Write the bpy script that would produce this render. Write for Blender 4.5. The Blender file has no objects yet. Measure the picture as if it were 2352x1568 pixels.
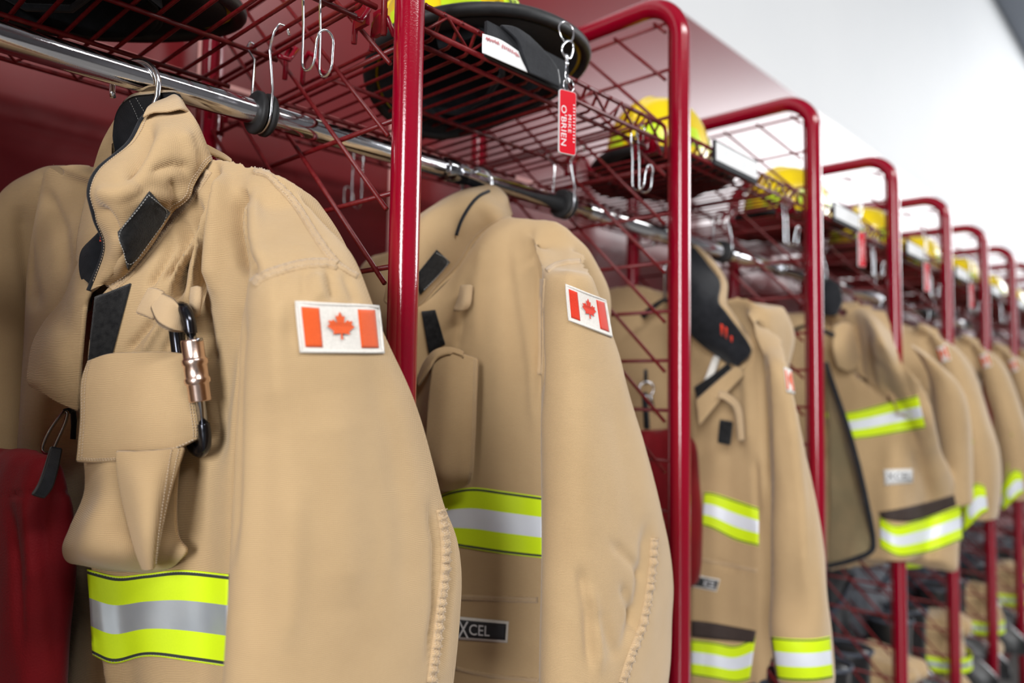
import bpy, math, random
import numpy as np
from mathutils import Vector, Matrix

sc = bpy.context.scene
COL = sc.collection
PI = math.pi
R = math.radians
CZ = 1.21                       # eye height above the floor

# ------------------------------------------------------------------ camera
YAW, PITCH, ROLL, FPX = 0.75062, 0.0615, 0.01442, 1716.0
_f = np.array([math.cos(PITCH)*math.cos(YAW), math.cos(PITCH)*math.sin(YAW), math.sin(PITCH)])
_r = np.cross(_f, [0, 0, 1]); _r /= np.linalg.norm(_r)
_u = np.cross(_r, _f)
_r2 = math.cos(ROLL)*_r + math.sin(ROLL)*_u
_u2 = -math.sin(ROLL)*_r + math.cos(ROLL)*_u
cam_d = bpy.data.cameras.new('camera')
cam = bpy.data.objects.new('camera', cam_d); COL.objects.link(cam)
cam.matrix_world = Matrix(((_r2[0], _u2[0], -_f[0], 0), (_r2[1], _u2[1], -_f[1], 0), (_r2[2], _u2[2], -_f[2], CZ), (0, 0, 0, 1)))
cam_d.sensor_width = 36; cam_d.lens = FPX/2352*36
cam_d.clip_start = 0.05; cam_d.clip_end = 100
cam_d.dof.use_dof = True; cam_d.dof.focus_distance = 0.74; cam_d.dof.aperture_fstop = 2.8
cam_d.dof.aperture_blades = 0
sc.camera = cam

# ------------------------------------------------------------------ light and exposure
w = bpy.data.worlds.new('daylight'); sc.world = w; w.use_nodes = True
bg = w.node_tree.nodes['Background']
bg.inputs[0].default_value = (0.93, 0.96, 1.0, 1); bg.inputs[1].default_value = 0.05
def area(name, loc, target, sx, sy, power, col=(1, 1, 1)):
    d = bpy.data.lights.new(name, 'AREA'); d.shape = 'RECTANGLE'; d.size = sx; d.size_y = sy
    d.energy = power; d.color = col
    o = bpy.data.objects.new(name, d); COL.objects.link(o)
    o.location = loc
    o.rotation_euler = (Vector(target)-Vector(loc)).to_track_quat('-Z', 'Y').to_euler()
    return o
area('bay_light_far', (14.0, -2.8, 4.5), (0, -1.2, 2.4), 6.0, 4.4, 420, (0.95, 0.98, 1.0))
area('bay_light_side', (11.5, -6.3, 5.3), (8.0, 1.0, 2.4), 13.0, 3.2, 1650, (0.96, 0.98, 1.0))
area('bay_light_near', (-4.9, -2.35, 2.2), (0.6, 0.6, 1.3), 1.8, 3.2, 410, (0.97, 0.985, 1.0))
area('ceiling_light_1', (0.6, -2.6, 4.2), (0.9, -0.6, 1.0), 4.0, 0.6, 150, (1.0, 0.985, 0.96))
sc.view_settings.view_transform = 'Standard'; sc.view_settings.look = 'None'
sc.view_settings.gamma = 1; sc.view_settings.use_curve_mapping = False
sc.view_settings.exposure = 0.0
sc.cycles.use_denoising = True
sc.cycles.max_bounces = 8; sc.cycles.diffuse_bounces = 2; sc.cycles.glossy_bounces = 4
sc.cycles.sample_clamp_indirect = 8; sc.cycles.caustics_reflective = False; sc.cycles.caustics_refractive = False

# ------------------------------------------------------------------ helpers
def ray(px, py):
    return _f + (px-1176)/FPX*_r2 - (py-784)/FPX*_u2
def A(px, py, Y):
    """the point of the plane y = Y that the photograph shows at (px, py); z measured from the eye"""
    d = ray(px, py); return d*(Y/d[1])
def tag(o, label=None, cat=None, group=None, kind=None):
    if label: o['label'] = label
    if cat: o['category'] = cat
    if group: o['group'] = group
    if kind: o['kind'] = kind
    return o
def thing(name, label, cat, loc, group=None):
    o = bpy.data.objects.new(name, None); COL.objects.link(o); o.location = loc
    o.empty_display_size = 0.02
    return tag(o, label, cat, group)
def link(name, me, parent=None, mat=None, world=True):
    o = bpy.data.objects.new(name, me); COL.objects.link(o)
    if parent is not None:
        o.parent = parent
        if world:                                  # mesh given in room coordinates
            off = Vector(parent.location); p = parent.parent
            while p is not None:
                off += Vector(p.location); p = p.parent
            me.transform(Matrix.Translation(-off))
    if mat is not None and not me.materials: me.materials.append(mat)
    return o
class MB:
    def __init__(s): s.v = []; s.f = []; s.sm = []; s.mi = []; s.uv = []
    def add(s, verts, faces, smooth=True, mi=0):
        n = len(s.v); s.v += [tuple(map(float, p)) for p in verts]
        s.f += [tuple(n+i for i in f) for f in faces]; s.sm += [smooth]*len(faces); s.mi += [mi]*len(faces)
    def box(s, c, h, rot=None, mi=0):
        vs = [Vector((x*h[0], y*h[1], z*h[2])) for x in (-1, 1) for y in (-1, 1) for z in (-1, 1)]
        if rot is not None: vs = [rot @ p for p in vs]
        vs = [p+Vector(c) for p in vs]
        s.add(vs, [(0, 1, 3, 2), (4, 6, 7, 5), (0, 4, 5, 1), (2, 3, 7, 6), (0, 2, 6, 4), (1, 5, 7, 3)], False, mi)
    def tube(s, pts, r, n=10, closed=False, mi=0, caps=True):
        P = [Vector(p) for p in pts]; m = len(P)
        rr = r if hasattr(r, '__len__') else [r]*m
        T = []
        for i in range(m):
            a = P[(i-1) % m] if (closed or i > 0) else P[i]
            b = P[(i+1) % m] if (closed or i < m-1) else P[i]
            T.append((b-a).normalized())
        nrm = T[0].orthogonal().normalized(); vs = []
        for i in range(m):
            nrm = (nrm - T[i]*nrm.dot(T[i]))
            nrm = nrm.normalized() if nrm.length > 1e-9 else T[i].orthogonal().normalized()
            bn = T[i].cross(nrm)
            for k in range(n):
                a = 2*PI*k/n; vs.append(P[i]+(nrm*math.cos(a)+bn*math.sin(a))*rr[i])
        fs = []
        for i in range(m if closed else m-1):
            j = (i+1) % m
            for k in range(n):
                k2 = (k+1) % n; fs.append((i*n+k, i*n+k2, j*n+k2, j*n+k))
        if not closed and caps:
            fs.append(tuple(range(n-1, -1, -1))); fs.append(tuple((m-1)*n+k for k in range(n)))
        s.add(vs, fs, True, mi)
    def lathe(s, prof, c, axis=(0, 0, 1), n=24, mi=0):
        ax = Vector(axis).normalized(); a1 = ax.orthogonal().normalized(); a2 = ax.cross(a1); vs = []
        for (r, h) in prof:
            for k in range(n):
                t = 2*PI*k/n; vs.append(Vector(c)+ax*h+(a1*math.cos(t)+a2*math.sin(t))*r)
        fs = [(i*n+k, i*n+(k+1) % n, (i+1)*n+(k+1) % n, (i+1)*n+k) for i in range(len(prof)-1) for k in range(n)]
        s.add(vs, fs, True, mi)
    def mesh(s, name):
        me = bpy.data.meshes.new(name); me.from_pydata(s.v, [], s.f)
        me.polygons.foreach_set('use_smooth', s.sm); me.polygons.foreach_set('material_index', s.mi); me.update()
        return me
    def build(s, name, mat, parent=None):
        me = s.mesh(name)
        for m in (mat if isinstance(mat, (list, tuple)) else [mat]): me.materials.append(m)
        return link(name, me, parent)
def arc(c, a, b, t0, t1, n=8):
    """points c + a cos t + b sin t"""
    c, a, b = Vector(c), Vector(a), Vector(b)
    return [c+a*math.cos(t0+(t1-t0)*i/n)+b*math.sin(t0+(t1-t0)*i/n) for i in range(n+1)]
def copy_tree(o, parent=None):
    c = o.copy(); COL.objects.link(c); c.parent = parent
    for ch in list(o.children): copy_tree(ch, c)
    return c

# ------------------------------------------------------------------ materials
def mat(name, col, rough=0.5, metal=0.0, spec=0.5, coat=0.0, sheen=0.0):
    m = bpy.data.materials.new(name); m.use_nodes = True
    b = m.node_tree.nodes['Principled BSDF']
    b.inputs['Base Color'].default_value = (*col, 1); b.inputs['Roughness'].default_value = rough
    b.inputs['Metallic'].default_value = metal; b.inputs['Specular IOR Level'].default_value = spec
    b.inputs['Coat Weight'].default_value = coat; b.inputs['Coat Roughness'].default_value = 0.08
    b.inputs['Sheen Weight'].default_value = sheen
    return m
def N(m, t, **kw):
    n = m.node_tree.nodes.new(t)
    for k, v in kw.items():
        if k in ('operation', 'blend_type', 'wave_type', 'bands_direction', 'data_type', 'noise_dimensions', 'wave_profile', 'feature'): setattr(n, k, v)
        else: n.inputs[k].default_value = v
    return n
def L(m, a, b): m.node_tree.links.new(a, b)
def noisy(m, scale, amt, c2, bump=0.0, detail=4, coord='Object', bscale=None):
    """break the base colour up with noise towards c2 and add a fine bump"""
    b = m.node_tree.nodes['Principled BSDF']
    tc = N(m, 'ShaderNodeTexCoord'); nz = N(m, 'ShaderNodeTexNoise', Scale=scale, Detail=detail)
    L(m, tc.outputs[coord], nz.inputs['Vector'])
    mr = N(m, 'ShaderNodeMapRange'); mr.inputs['From Min'].default_value = .35; mr.inputs['From Max'].default_value = .7
    mr.inputs['To Max'].default_value = amt; L(m, nz.outputs['Fac'], mr.inputs['Value'])
    mx = N(m, 'ShaderNodeMix', data_type='RGBA'); mx.inputs[6].default_value = b.inputs['Base Color'].default_value
    mx.inputs[7].default_value = (*c2, 1); L(m, mr.outputs['Result'], mx.inputs[0]); L(m, mx.outputs[2], b.inputs['Base Color'])
    if bump:
        n2 = N(m, 'ShaderNodeTexNoise', Scale=bscale or scale*8, Detail=3); L(m, tc.outputs[coord], n2.inputs['Vector'])
        bp = N(m, 'ShaderNodeBump', Distance=bump); L(m, n2.outputs['Fac'], bp.inputs['Height']); L(m, bp.outputs['Normal'], b.inputs['Normal'])
    return m
M = {}
M['rack'] = noisy(mat('red_powder_coat', (0.27, 0.001, 0.015), 0.15, 0, 0.5, 0.3), 220, 0.4, (0.24, 0.001, 0.013), 0.00012, bscale=500)
M['wire'] = noisy(mat('red_wire_coat', (0.125, 0.002, 0.005), 0.36, 0, 0.35, 0.0), 160, 0.6, (0.20, 0.022, 0.02), 0.0001, bscale=600)
M['chrome'] = noisy(mat('chrome', (0.80, 0.80, 0.82), 0.09, 1.0), 60, 0.35, (0.62, 0.62, 0.63), 0.00004, bscale=900)
M['zinc'] = mat('bright_zinc_wire', (0.78, 0.79, 0.82), 0.18, 1.0)
M['steel'] = mat('polished_steel', (0.45, 0.46, 0.49), 0.15, 1.0)
M['steelblack'] = mat('black_anodised_steel', (0.05, 0.052, 0.062), 0.16, 0.9)
M['bronze'] = noisy(mat('bronze_anodised_sleeve', (0.78, 0.60, 0.52), 0.27, 1.0), 300, 0.4, (0.62, 0.44, 0.36), 0.00005, bscale=900)
M['rubber'] = noisy(mat('black_rubber', (0.012, 0.012, 0.013), 0.55, 0, 0.4), 80, 0.5, (0.03, 0.03, 0.032), 0.0002)
M['wall'] = noisy(mat('red_gloss_paint', (0.16, 0.007, 0.010), 0.28, 0, 0.5), 6, 0.35, (0.135, 0.006, 0.008), 0.0)
M['joint'] = mat('wall_panel_joint', (0.62, 0.30, 0.28), 0.5)
M['white'] = noisy(mat('white_paint', (0.66, 0.67, 0.68), 0.6), 0.9, 0.4, (0.56, 0.58, 0.61))
M['grey'] = noisy(mat('grey_block_wall', (0.22, 0.22, 0.23), 0.7), 2, 0.4, (0.17, 0.17, 0.18))
M['duct'] = mat('grey_steel_beam', (0.22, 0.25, 0.30), 0.5)
M['floor'] = noisy(mat('sealed_concrete', (0.16, 0.155, 0.15), 0.35), 2.5, 0.6, (0.11, 0.105, 0.10), 0.0006)

# ------------------------------------------------------------------ the hall
def struct(name, mb, m):
    return tag(mb.build(name, m), kind='structure')
b = MB(); b.box((4, -2.75, -0.05), (14, 4.0, 0.05)); struct('floor', b, M['floor'])
WALLY = 1.125; WTOP = CZ+1.134
b = MB(); b.box((4, WALLY+0.08, WTOP/2), (14, 0.08, WTOP/2)); struct('wall_back', b, M['wall'])
b = MB(); b.box((4, WALLY+0.09, (WTOP+7.0)/2), (14, 0.075, (7.0-WTOP)/2)); struct('wall_back_upper', b, M['white'])
b = MB(); b.box((4, -2.75, 7.05), (14, 4.0, 0.05)); struct('ceiling', b, M['grey'])
b = MB(); b.box((4, 0.98, 4.52), (14, 0.15, 0.22)); struct('trim_2', b, M['duct'])
b = MB(); b.box((4, -6.6, 3.5), (14, 0.1, 3.5)); struct('wall_front', b, M['grey'])
# pale joints between the wall panels
b = MB()
for x in (0.79, 1.16):
    b.box((x-.3, WALLY-0.0005, WTOP/2), (0.004, 0.0012, WTOP/2))
b.box((4, WALLY-0.0005, CZ+0.47), (14, 0.0012, 0.004))
struct('trim_1', b, M['joint'])

# ------------------------------------------------------------------ the gear rack
S = 0.55; XP = 0.4805; YP = 0.602; DEP = 0.457; ZT = CZ+0.6295; RT = 0.0158
YR = 0.772; ZR = CZ+0.3034; RR = 0.0137
Z0 = CZ+0.5948; MESH = 0.0784
YB = YP+DEP
ordw = ['nearest', 'second', 'third', 'fourth', 'fifth', 'sixth', 'seventh', 'eighth', 'ninth', 'tenth']
def make_divider(X):
    t = thing('rack_divider', '', 'rack divider', (X, YP, 0))
    rb = 0.068; pts = [(X, YP, 0.0), (X, YP, 0.4), (X, YP, 0.9), (X, YP, 1.3)]
    pts += [tuple(p) for p in arc((X, YP+rb, ZT-rb), (0, -rb, 0), (0, 0, rb), 0, PI/2, 10)]
    pts += [tuple(p) for p in arc((X, YB-rb, ZT-rb), (0, 0, rb), (0, rb, 0), 0, PI/2, 10)]
    pts += [(X, YB, 1.3), (X, YB, 0.9), (X, YB, 0.4), (X, YB, 0.0)]
    b = MB(); b.tube(pts, RT, 28); b.build('tube_frame', M['rack'], t)
    g = MB(); z = Z0; zb = 0.16; hz = []
    while z > zb: hz.append(z); z -= MESH
    for z in hz: g.tube([(X, YP+RT-.004, z), (X, YB-RT+.004, z)], 0.0029, 8)
    g.tube([(X, YP+RT+.004, Z0+.004), (X, YP+RT+.004, zb)], 0.0024, 8)
    g.tube([(X, YB-RT-.004, Z0+.004), (X, YB-RT-.004, zb)], 0.0024, 8)
    y0 = YP+0.024; y1 = YB-0.02
    xd = X-0.0054
    for k in range(-9, len(hz)+9):
        zc = Z0-MESH*k                       # crosses a level wire at y = YP+0.042
        a = (y0, zc+(y0-YP-0.042)); e = (y1, zc+(y1-YP-0.042))
        if a[1] > Z0+.004 or e[1] < zb: continue
        if e[1] > Z0+.004: e = (a[0]+(Z0+.004-a[1]), Z0+.004)
        if a[1] < zb: a = (a[0]+(zb-a[1]), zb)
        g.tube([(xd, a[0], a[1]), (xd, e[0], e[1])], 0.0027, 8)
    g.build('wire_grid', M['wire'], t)
    return t
def make_shelf(X0, X1):
    """wire shelf between two dividers, lip at front and back"""
    zd = CZ+0.392; zl = CZ+0.4146; yf = YP+0.012; yb = YB-0.012
    t = thing('wire_shelf', '', 'shelf', ((X0+X1)/2, (yf+yb)/2, zd))
    xa, xb = X0+0.03, X1-0.042
    g = MB()
    n = int(round((xb-xa)/0.0262))
    for i in range(n+1):
        x = xa+(xb-xa)*i/n
        g.tube([(x, yf-.004, zl), (x, yf+.002, zl-.001), (x, yf+.012, zd+.004), (x, yf+.02, zd), (x, yb-.02, zd), (x, yb-.01, zd+.005), (x, yb, zl)], 0.0023, 6)
    g.build('deck_wires', M['wire'], t)
    g = MB()
    for y in (yf+.03, yf+.19, yf+.31, yb-.02): g.tube([(xa-.004, y, zd-.0052), (xb+.004, y, zd-.0052)], 0.003, 8)
    g.build('cross_wires', M['wire'], t)
    for nm, y, s in (('front_lip', yf, -1), ('back_lip', yb, 1)):
        g = MB()
        g.tube([(xa-.006, y, zl), (xb+.006, y, zl)], 0.0032, 8)
        g.tube([(xa-.006, y+s*.003, zd-.006), (xb+.006, y+s*.003, zd-.006)], 0.0032, 8)
        k = 0; x = xa
        zz = []
        while x < xb: zz.append((x, y, zl if k % 2 else zd-.006)); x += .034; k += 1
        g.tube(zz, 0.0022, 6)
        for xe, d in ((xa-.006, -1), (xb+.006, 1)):      # bent end that drops to the bracket
            g.tube([(xe, y, zl), (xe+d*.008, y, zl-.002), (xe+d*.012, y, zl-.012), (xe+d*.012, y, zd-.03)], 0.0032, 8)
        g.build(nm, M['wire'], t)
    for xe, d in ((xa, -1), (xb, 1)):
        for y in (yf+.035, yf+.18, yb-.05):
            g = MB()
            # bracket loop that clips over a level wire of the divider
            g.tube([(xe, y, zd-.004), (xe+d*.014, y, zd-.004), (xe+d*.024, y, zd+.012), (xe+d*.024, y+.012, zd+.02), (xe+d*.024, y+.024, zd+.012), (xe+d*.024, y+.026, zd-.018)], 0.0032, 8)
            if y < yf+.05: g.box((xe+d*.024, yf+.047, zd+.010), (.0026, .010, .014))
            g.build('end_bracket', M['rack'], t)
    return t
dividers = []
for k in range(0, 11):
    X = XP+S*(k-1)
    if k == 0: d = make_divider(X)
    else:
        d = copy_tree(dividers[0]); d.location = (X, YP, 0)
    dividers.append(d)
    d['group'] = 'upright dividers of the red gear rack'
    d['label'] = ('red tube divider standing out of view left of the nearest coat' if k == 0 else
      'red tube divider with a glossy post, %s from the left, wire grid inside' % ordw[k-1] if k < 3 else
      'blurred red arched divider, %s post from the left of the rack' % ordw[k-1])
shelf0 = None
for k in range(-1, 10):
    X0 = XP+S*(k-1)
    if shelf0 is None: s_ = shelf0 = make_shelf(X0, X0+S); sx0 = X0+S/2
    else: s_ = copy_tree(shelf0); s_.location = (X0+S/2, shelf0.location.y, shelf0.location.z)
    s_['group'] = 'wire shelves of the red gear rack'
    s_['label'] = 'red wire shelf with a raised lip, %s' % ('out of view left of the picture' if k < 0 else ordw[k]+' bay from the left')

# chrome rod: one length per pair of bays, joined by sleeves
for k in range(-1, 5):
    xa = XP-S+2*S*k-0.02; xb = xa+2*S
    t = thing('garment_rod', 'polished chrome garment rod, %s length from the left, under the wire shelves' % (ordw[k] if k >= 0 else 'hidden'), 'rod', ((xa+xb)/2, YR, ZR), 'chrome garment rods')
    g = MB(); g.tube([(xa, YR, ZR), ((xa+xb)/2, YR, ZR), (xb, YR, ZR)], RR, 36); g.build('rod_tube', M['chrome'], t)
    xs = XP+0.22+2*S*k
    g = MB(); g.lathe([(RR-.001, -.018), (RR+.0022, -.018), (RR+.0022, .018), (RR-.001, .018)], (xs, YR, ZR), (1, 0, 0), 32); g.build('rod_sleeve', M['steel'], t)

def make_rod_hanger(X):
    """rubber grommet round the rod, slung from a shelf wire by a bent zinc wire"""
    t = thing('rod_hanger', '', 'rod hanger', (X, YR, ZR))
    g = MB()
    g.lathe([(RR, -.010), (RR+.0085, -.010), (RR+.0105, -.008), (RR+.0105, -.004), (RR+.006, -.002), (RR+.006, .002), (RR+.0105, .004), (RR+.0105, .008), (RR+.0085, .010), (RR, .010)], (X, YR, ZR), (1, 0, 0), 32)
    g.build('rubber_grommet', M['rubber'], t)
    zt = CZ+0.392; r = RR+.0078
    g = MB(); pts = []
    ya, yb = YR-.026, YR+.032
    pts += [(X+.012, ya-.008, zt-.004), (X+.010, ya-.006, zt+.006), (X+.002, ya-.004, zt+.0065), (X-.003, ya-.002, zt-.003), (X-.002, ya+.006, zt-.012), (X, ya+.012, zt-.02)]
    pts += [(X, YR-r-.002, ZR+.022)]
    pts += [tuple(p) for p in arc((X, YR, ZR), (0, -r, 0), (0, 0, -r), 0, PI, 16)]
    pts += [(X, YR+r+.002, ZR+.022)]
    pts += [(X, yb-.012, zt-.02), (X-.002, yb-.006, zt-.012), (X-.003, yb+.002, zt-.003), (X+.002, yb+.004, zt+.0065), (X+.010, yb+.006, zt+.006), (X+.012, yb+.008, zt-.004)]
    g.tube(pts, 0.0015, 8); g.build('wire_sling', M['zinc'], t)
    return t
rh0 = None
for k, X in enumerate([-0.16, 0.408, 0.948, 1.50, 2.05, 2.60, 3.15, 3.70]):
    if rh0 is None: h = rh0 = make_rod_hanger(X)
    else: h = copy_tree(rh0); h.location = (X, YR, ZR)
    h['group'] = 'wire slings holding the garment rod'
    h['label'] = 'black rubber grommet slung on a wire round the chrome rod, %s from the left' % ordw[k]

def make_wire_hook(X, zb):
    """double wire coat hook hung on the front lip of a shelf"""
    yw = YP+0.03; t = thing('wire_hook', '', 'hook', (X, yw, CZ+.39))
    g = MB(); zt = CZ+0.404; s = .0095
    for sx in (-1, 1): pass
    pts = []
    leg = lambda sx: [(X+sx*s, yw-.006, zt-.022), (X+sx*s, yw-.009, zt-.004), (X+sx*s, yw-.003, zt+.003), (X+sx*s, yw+.003, zt-.003), (X+sx*s, yw+.002, zt-.03), (X+sx*s, yw, zt-.055), (X+sx*s, yw, zb+.012)]
    hook = lambda sx: [tuple(p) for p in arc((X+sx*s, yw-.011, zb+.012), (0, .011, 0), (0, 0, -.012), 0, PI*.93, 9)]
    pts = leg(-1)+hook(-1)[1:]+[(X-s*.95, yw-.0235, zb+.026)]
    pts += [tuple(p) for p in arc((X, yw-.0245, zb+.028), (-s*.9, 0, 0), (0, -.001, .010), 0, PI, 8)]
    pts += [(X+s*.95, yw-.0235, zb+.026)]+hook(1)[::-1][:-1]+leg(1)[::-1]
    g.tube(pts, 0.0013, 8); g.build('bent_wire', M['zinc'], t)
    return t
wh0 = None
for k, X in enumerate([0.384, 0.950, 1.505, 2.06, 2.61, 3.16, 3.71]):
    zb = CZ+0.300
    if wh0 is None: h = wh0 = make_wire_hook(X, zb)
    else: h = copy_tree(wh0); h.location = (X, wh0.location.y, wh0.location.z)
    h['group'] = 'empty wire hooks on the shelf fronts'
    h['label'] = 'empty silver double wire hook hanging from the shelf lip, %s from the left' % ordw[k]

h = copy_tree(wh0); h.location = (.715, YB-.035, CZ+.385); h.rotation_euler = (0, 0, R(180)); h['label'] = 'empty silver wire hook on the back lip of the second shelf'
# ------------------------------------------------------------------ cloth
from mathutils.bvhtree import BVHTree
def fabric(name, col, dark, pitch=0.00145, depth=0.00035, blotch=(0.52, 0.35, 0.18), bl=0.5, rough=0.9, rib=0.75):
    m = mat(name, col, rough, 0, 0.15, 0, 0.25); nt = m.node_tree; b = nt.nodes['Principled BSDF']
    tc = N(m, 'ShaderNodeTexCoord'); sp = N(m, 'ShaderNodeSeparateXYZ'); L(m, tc.outputs['Object'], sp.inputs[0])
    ad = N(m, 'ShaderNodeMath', operation='SUBTRACT'); L(m, sp.outputs[0], ad.inputs[0]); L(m, sp.outputs[1], ad.inputs[1])
    nz = N(m, 'ShaderNodeTexNoise', Scale=45.0, Detail=2.0); L(m, tc.outputs['Object'], nz.inputs['Vector'])
    def wv(src, k, warp):
        w1 = N(m, 'ShaderNodeMath', operation='MULTIPLY_ADD'); L(m, nz.outputs['Fac'], w1.inputs[0]); w1.inputs[1].default_value = warp; L(m, src, w1.inputs[2])
        a = N(m, 'ShaderNodeMath', operation='MULTIPLY'); L(m, w1.outputs[0], a.inputs[0]); a.inputs[1].default_value = 2*PI/k
        s = N(m, 'ShaderNodeMath', operation='SINE'); L(m, a.outputs[0], s.inputs[0])
        return s.outputs[0]
    s1 = wv(sp.outputs[2], pitch, 0.004); s2 = wv(ad.outputs[0], pitch*1.25, 0.004)
    mx = N(m, 'ShaderNodeMath', operation='MULTIPLY_ADD'); L(m, s2, mx.inputs[0]); mx.inputs[1].default_value = 1-rib; 
    m1 = N(m, 'ShaderNodeMath', operation='MULTIPLY'); L(m, s1, m1.inputs[0]); m1.inputs[1].default_value = rib; L(m, m1.outputs[0], mx.inputs[2])
    mr = N(m, 'ShaderNodeMapRange'); mr.inputs['From Min'].default_value = -1; L(m, mx.outputs[0], mr.inputs['Value'])
    cm = N(m, 'ShaderNodeMix', data_type='RGBA'); cm.inputs[6].default_value = (*dark, 1)
    n2 = N(m, 'ShaderNodeTexNoise', Scale=9.0, Detail=5.0, Roughness=0.6); L(m, tc.outputs['Object'], n2.inputs['Vector'])
    r2 = N(m, 'ShaderNodeMapRange'); r2.inputs['From Min'].default_value = .42; r2.inputs['From Max'].default_value = .68; r2.inputs['To Max'].default_value = bl; L(m, n2.outputs['Fac'], r2.inputs['Value'])
    cb = N(m, 'ShaderNodeMix', data_type='RGBA'); cb.inputs[6].default_value = (*col, 1); cb.inputs[7].default_value = (*blotch, 1); L(m, r2.outputs[0], cb.inputs[0])
    L(m, cb.outputs[2], cm.inputs[7]); L(m, mr.outputs[0], cm.inputs[0]); L(m, cm.outputs[2], b.inputs['Base Color'])
    bp = N(m, 'ShaderNodeBump', Distance=depth, Strength=0.7); L(m, mr.outputs[0], bp.inputs['Height']); L(m, bp.outputs['Normal'], b.inputs['Normal'])
    return m
TAN = (0.68, 0.475, 0.258)
M['tan'] = fabric('tan_canvas', TAN, (0.34, 0.225, 0.115))
M['tan_edge'] = fabric('tan_canvas_worn_edge', (0.70, 0.52, 0.32), (0.36, 0.23, 0.12), pitch=0.0012)
M['thread'] = mat('pale_thread', (0.62, 0.50, 0.38), 0.8)
M['greythread'] = mat('grey_thread', (0.50, 0.50, 0.48), 0.8)
M['black'] = noisy(mat('black_cloth', (0.010, 0.011, 0.014), 0.85, 0, 0.2, 0, 0.15), 90, 0.6, (0.022, 0.023, 0.028), 0.0004, bscale=700)
M['velcro'] = noisy(mat('black_hook_tape', (0.008, 0.008, 0.009), 0.95, 0, 0.1, 0, 0.2), 200, 0.6, (0.03, 0.03, 0.03), 0.0008, bscale=1200)
M['lime'] = noisy(mat('lime_trim', (0.70, 0.92, 0.012), 0.55, 0, 0.3), 500, 0.25, (0.60, 0.84, 0.01), 0.0001, bscale=1500)
M['silver'] = noisy(mat('silver_reflective_trim', (0.56, 0.61, 0.65), 0.42, 0.55, 0.5), 30, 0.4, (0.44, 0.50, 0.56), 0.0002, bscale=60)
M['silver_glare'] = noisy(mat('silver_trim_painted_glare', (0.84, 0.88, 0.95), 0.45, 0.1, 0.6), 30, 0.3, (0.66, 0.71, 0.80), 0.0002, bscale=60)  # silver trim of the other coats, bounced-back light painted into a paler colour
M['darkthread'] = mat('dark_trim_edge', (0.03, 0.035, 0.03), 0.8)
M['flagred'] = noisy(mat('orange_red_embroidery', (0.80, 0.115, 0.022), 0.8, 0, 0.15, 0, 0.3), 900, 0.5, (0.62, 0.07, 0.012), 0.0005, bscale=1300)
M['flagred2'] = noisy(mat('red_embroidery', (0.72, 0.045, 0.018), 0.8, 0, 0.15, 0, 0.3), 900, 0.5, (0.55, 0.03, 0.01), 0.0005, bscale=1300)
M['flagwhite'] = noisy(mat('white_embroidery', (0.80, 0.76, 0.70), 0.85, 0, 0.15, 0, 0.3), 500, 0.45, (0.62, 0.58, 0.53), 0.0005, bscale=1300)
M['redcloth'] = noisy(mat('dark_red_nylon', (0.23, 0.001, 0.007), 0.7, 0, 0.3, 0, 0.1), 25, 0.5, (0.15, 0.001, 0.005), 0.0005, bscale=600)
M['brown'] = noisy(mat('dark_brown_binding', (0.05, 0.032, 0.026), 0.8), 60, 0.5, (0.03, 0.02, 0.017))
M['label'] = noisy(mat('white_label_cloth', (0.80, 0.80, 0.80), 0.7), 60, 0.4, (0.66, 0.67, 0.70))
M['ink_red'] = mat('red_ink', (0.55, 0.03, 0.05), 0.7)
M['ink_black'] = mat('black_ink', (0.01, 0.01, 0.012), 0.6)

def cr(P, t, closed=False):
    """Catmull-Rom through the rows of P at parameters t in [0, n-1] (or [0, n) when closed)"""
    P = np.asarray(P, float); n = len(P); t = np.asarray(t, float)
    i = np.floor(t).astype(int)
    if not closed: i = np.clip(i, 0, n-2)
    f = (t-i).reshape((-1,)+(1,)*(P.ndim-1))
    g = (lambda k: P[(i+k) % n]) if closed else (lambda k: P[np.clip(i+k, 0, n-1)])
    p0, p1, p2, p3 = g(-1), g(0), g(1), g(2)
    return 0.5*((2*p1)+(-p0+p2)*f+(2*p0-5*p1+4*p2-p3)*f*f+(-p0+3*p1-3*p2+p3)*f**3)
def loft(net, nu, nv, cap=True):
    """closed rings (rows) -> (verts, faces)"""
    net = np.asarray(net, float); nr, nc = net.shape[:2]
    g = cr(net, np.linspace(0, nr-1, nv+1))
    g = np.swapaxes(cr(np.swapaxes(g, 0, 1), np.linspace(0, nc, nu, endpoint=False), True), 0, 1)
    V = g.reshape(-1, 3); F = []
    for j in range(nv):
        for i in range(nu):
            k = (i+1) % nu; F.append((j*nu+i, j*nu+k, (j+1)*nu+k, (j+1)*nu+i))
    V = list(map(tuple, V))
    if cap:
        for j, rev in ((0, True), (nv, False)):
            c = tuple(g[j].mean(0)); V.append(c); ci = len(V)-1
            for i in range(nu):
                k = (i+1) % nu
                F.append((j*nu+k, j*nu+i, ci) if rev else (j*nu+i, j*nu+k, ci))
    return V, F
def ring(C, E1, E2, n=16, p=2.0, hump=0.0):
    C, E1, E2 = (np.array(x, float) for x in (C, E1, E2)); out = []
    for k in range(n):
        a = 2*PI*k/n; c, s_ = math.cos(a), math.sin(a)
        out.append(C+E1*np.sign(c)*abs(c)**(2/p)+E2*np.sign(s_)*abs(s_)**(2/p))
    return out
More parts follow.
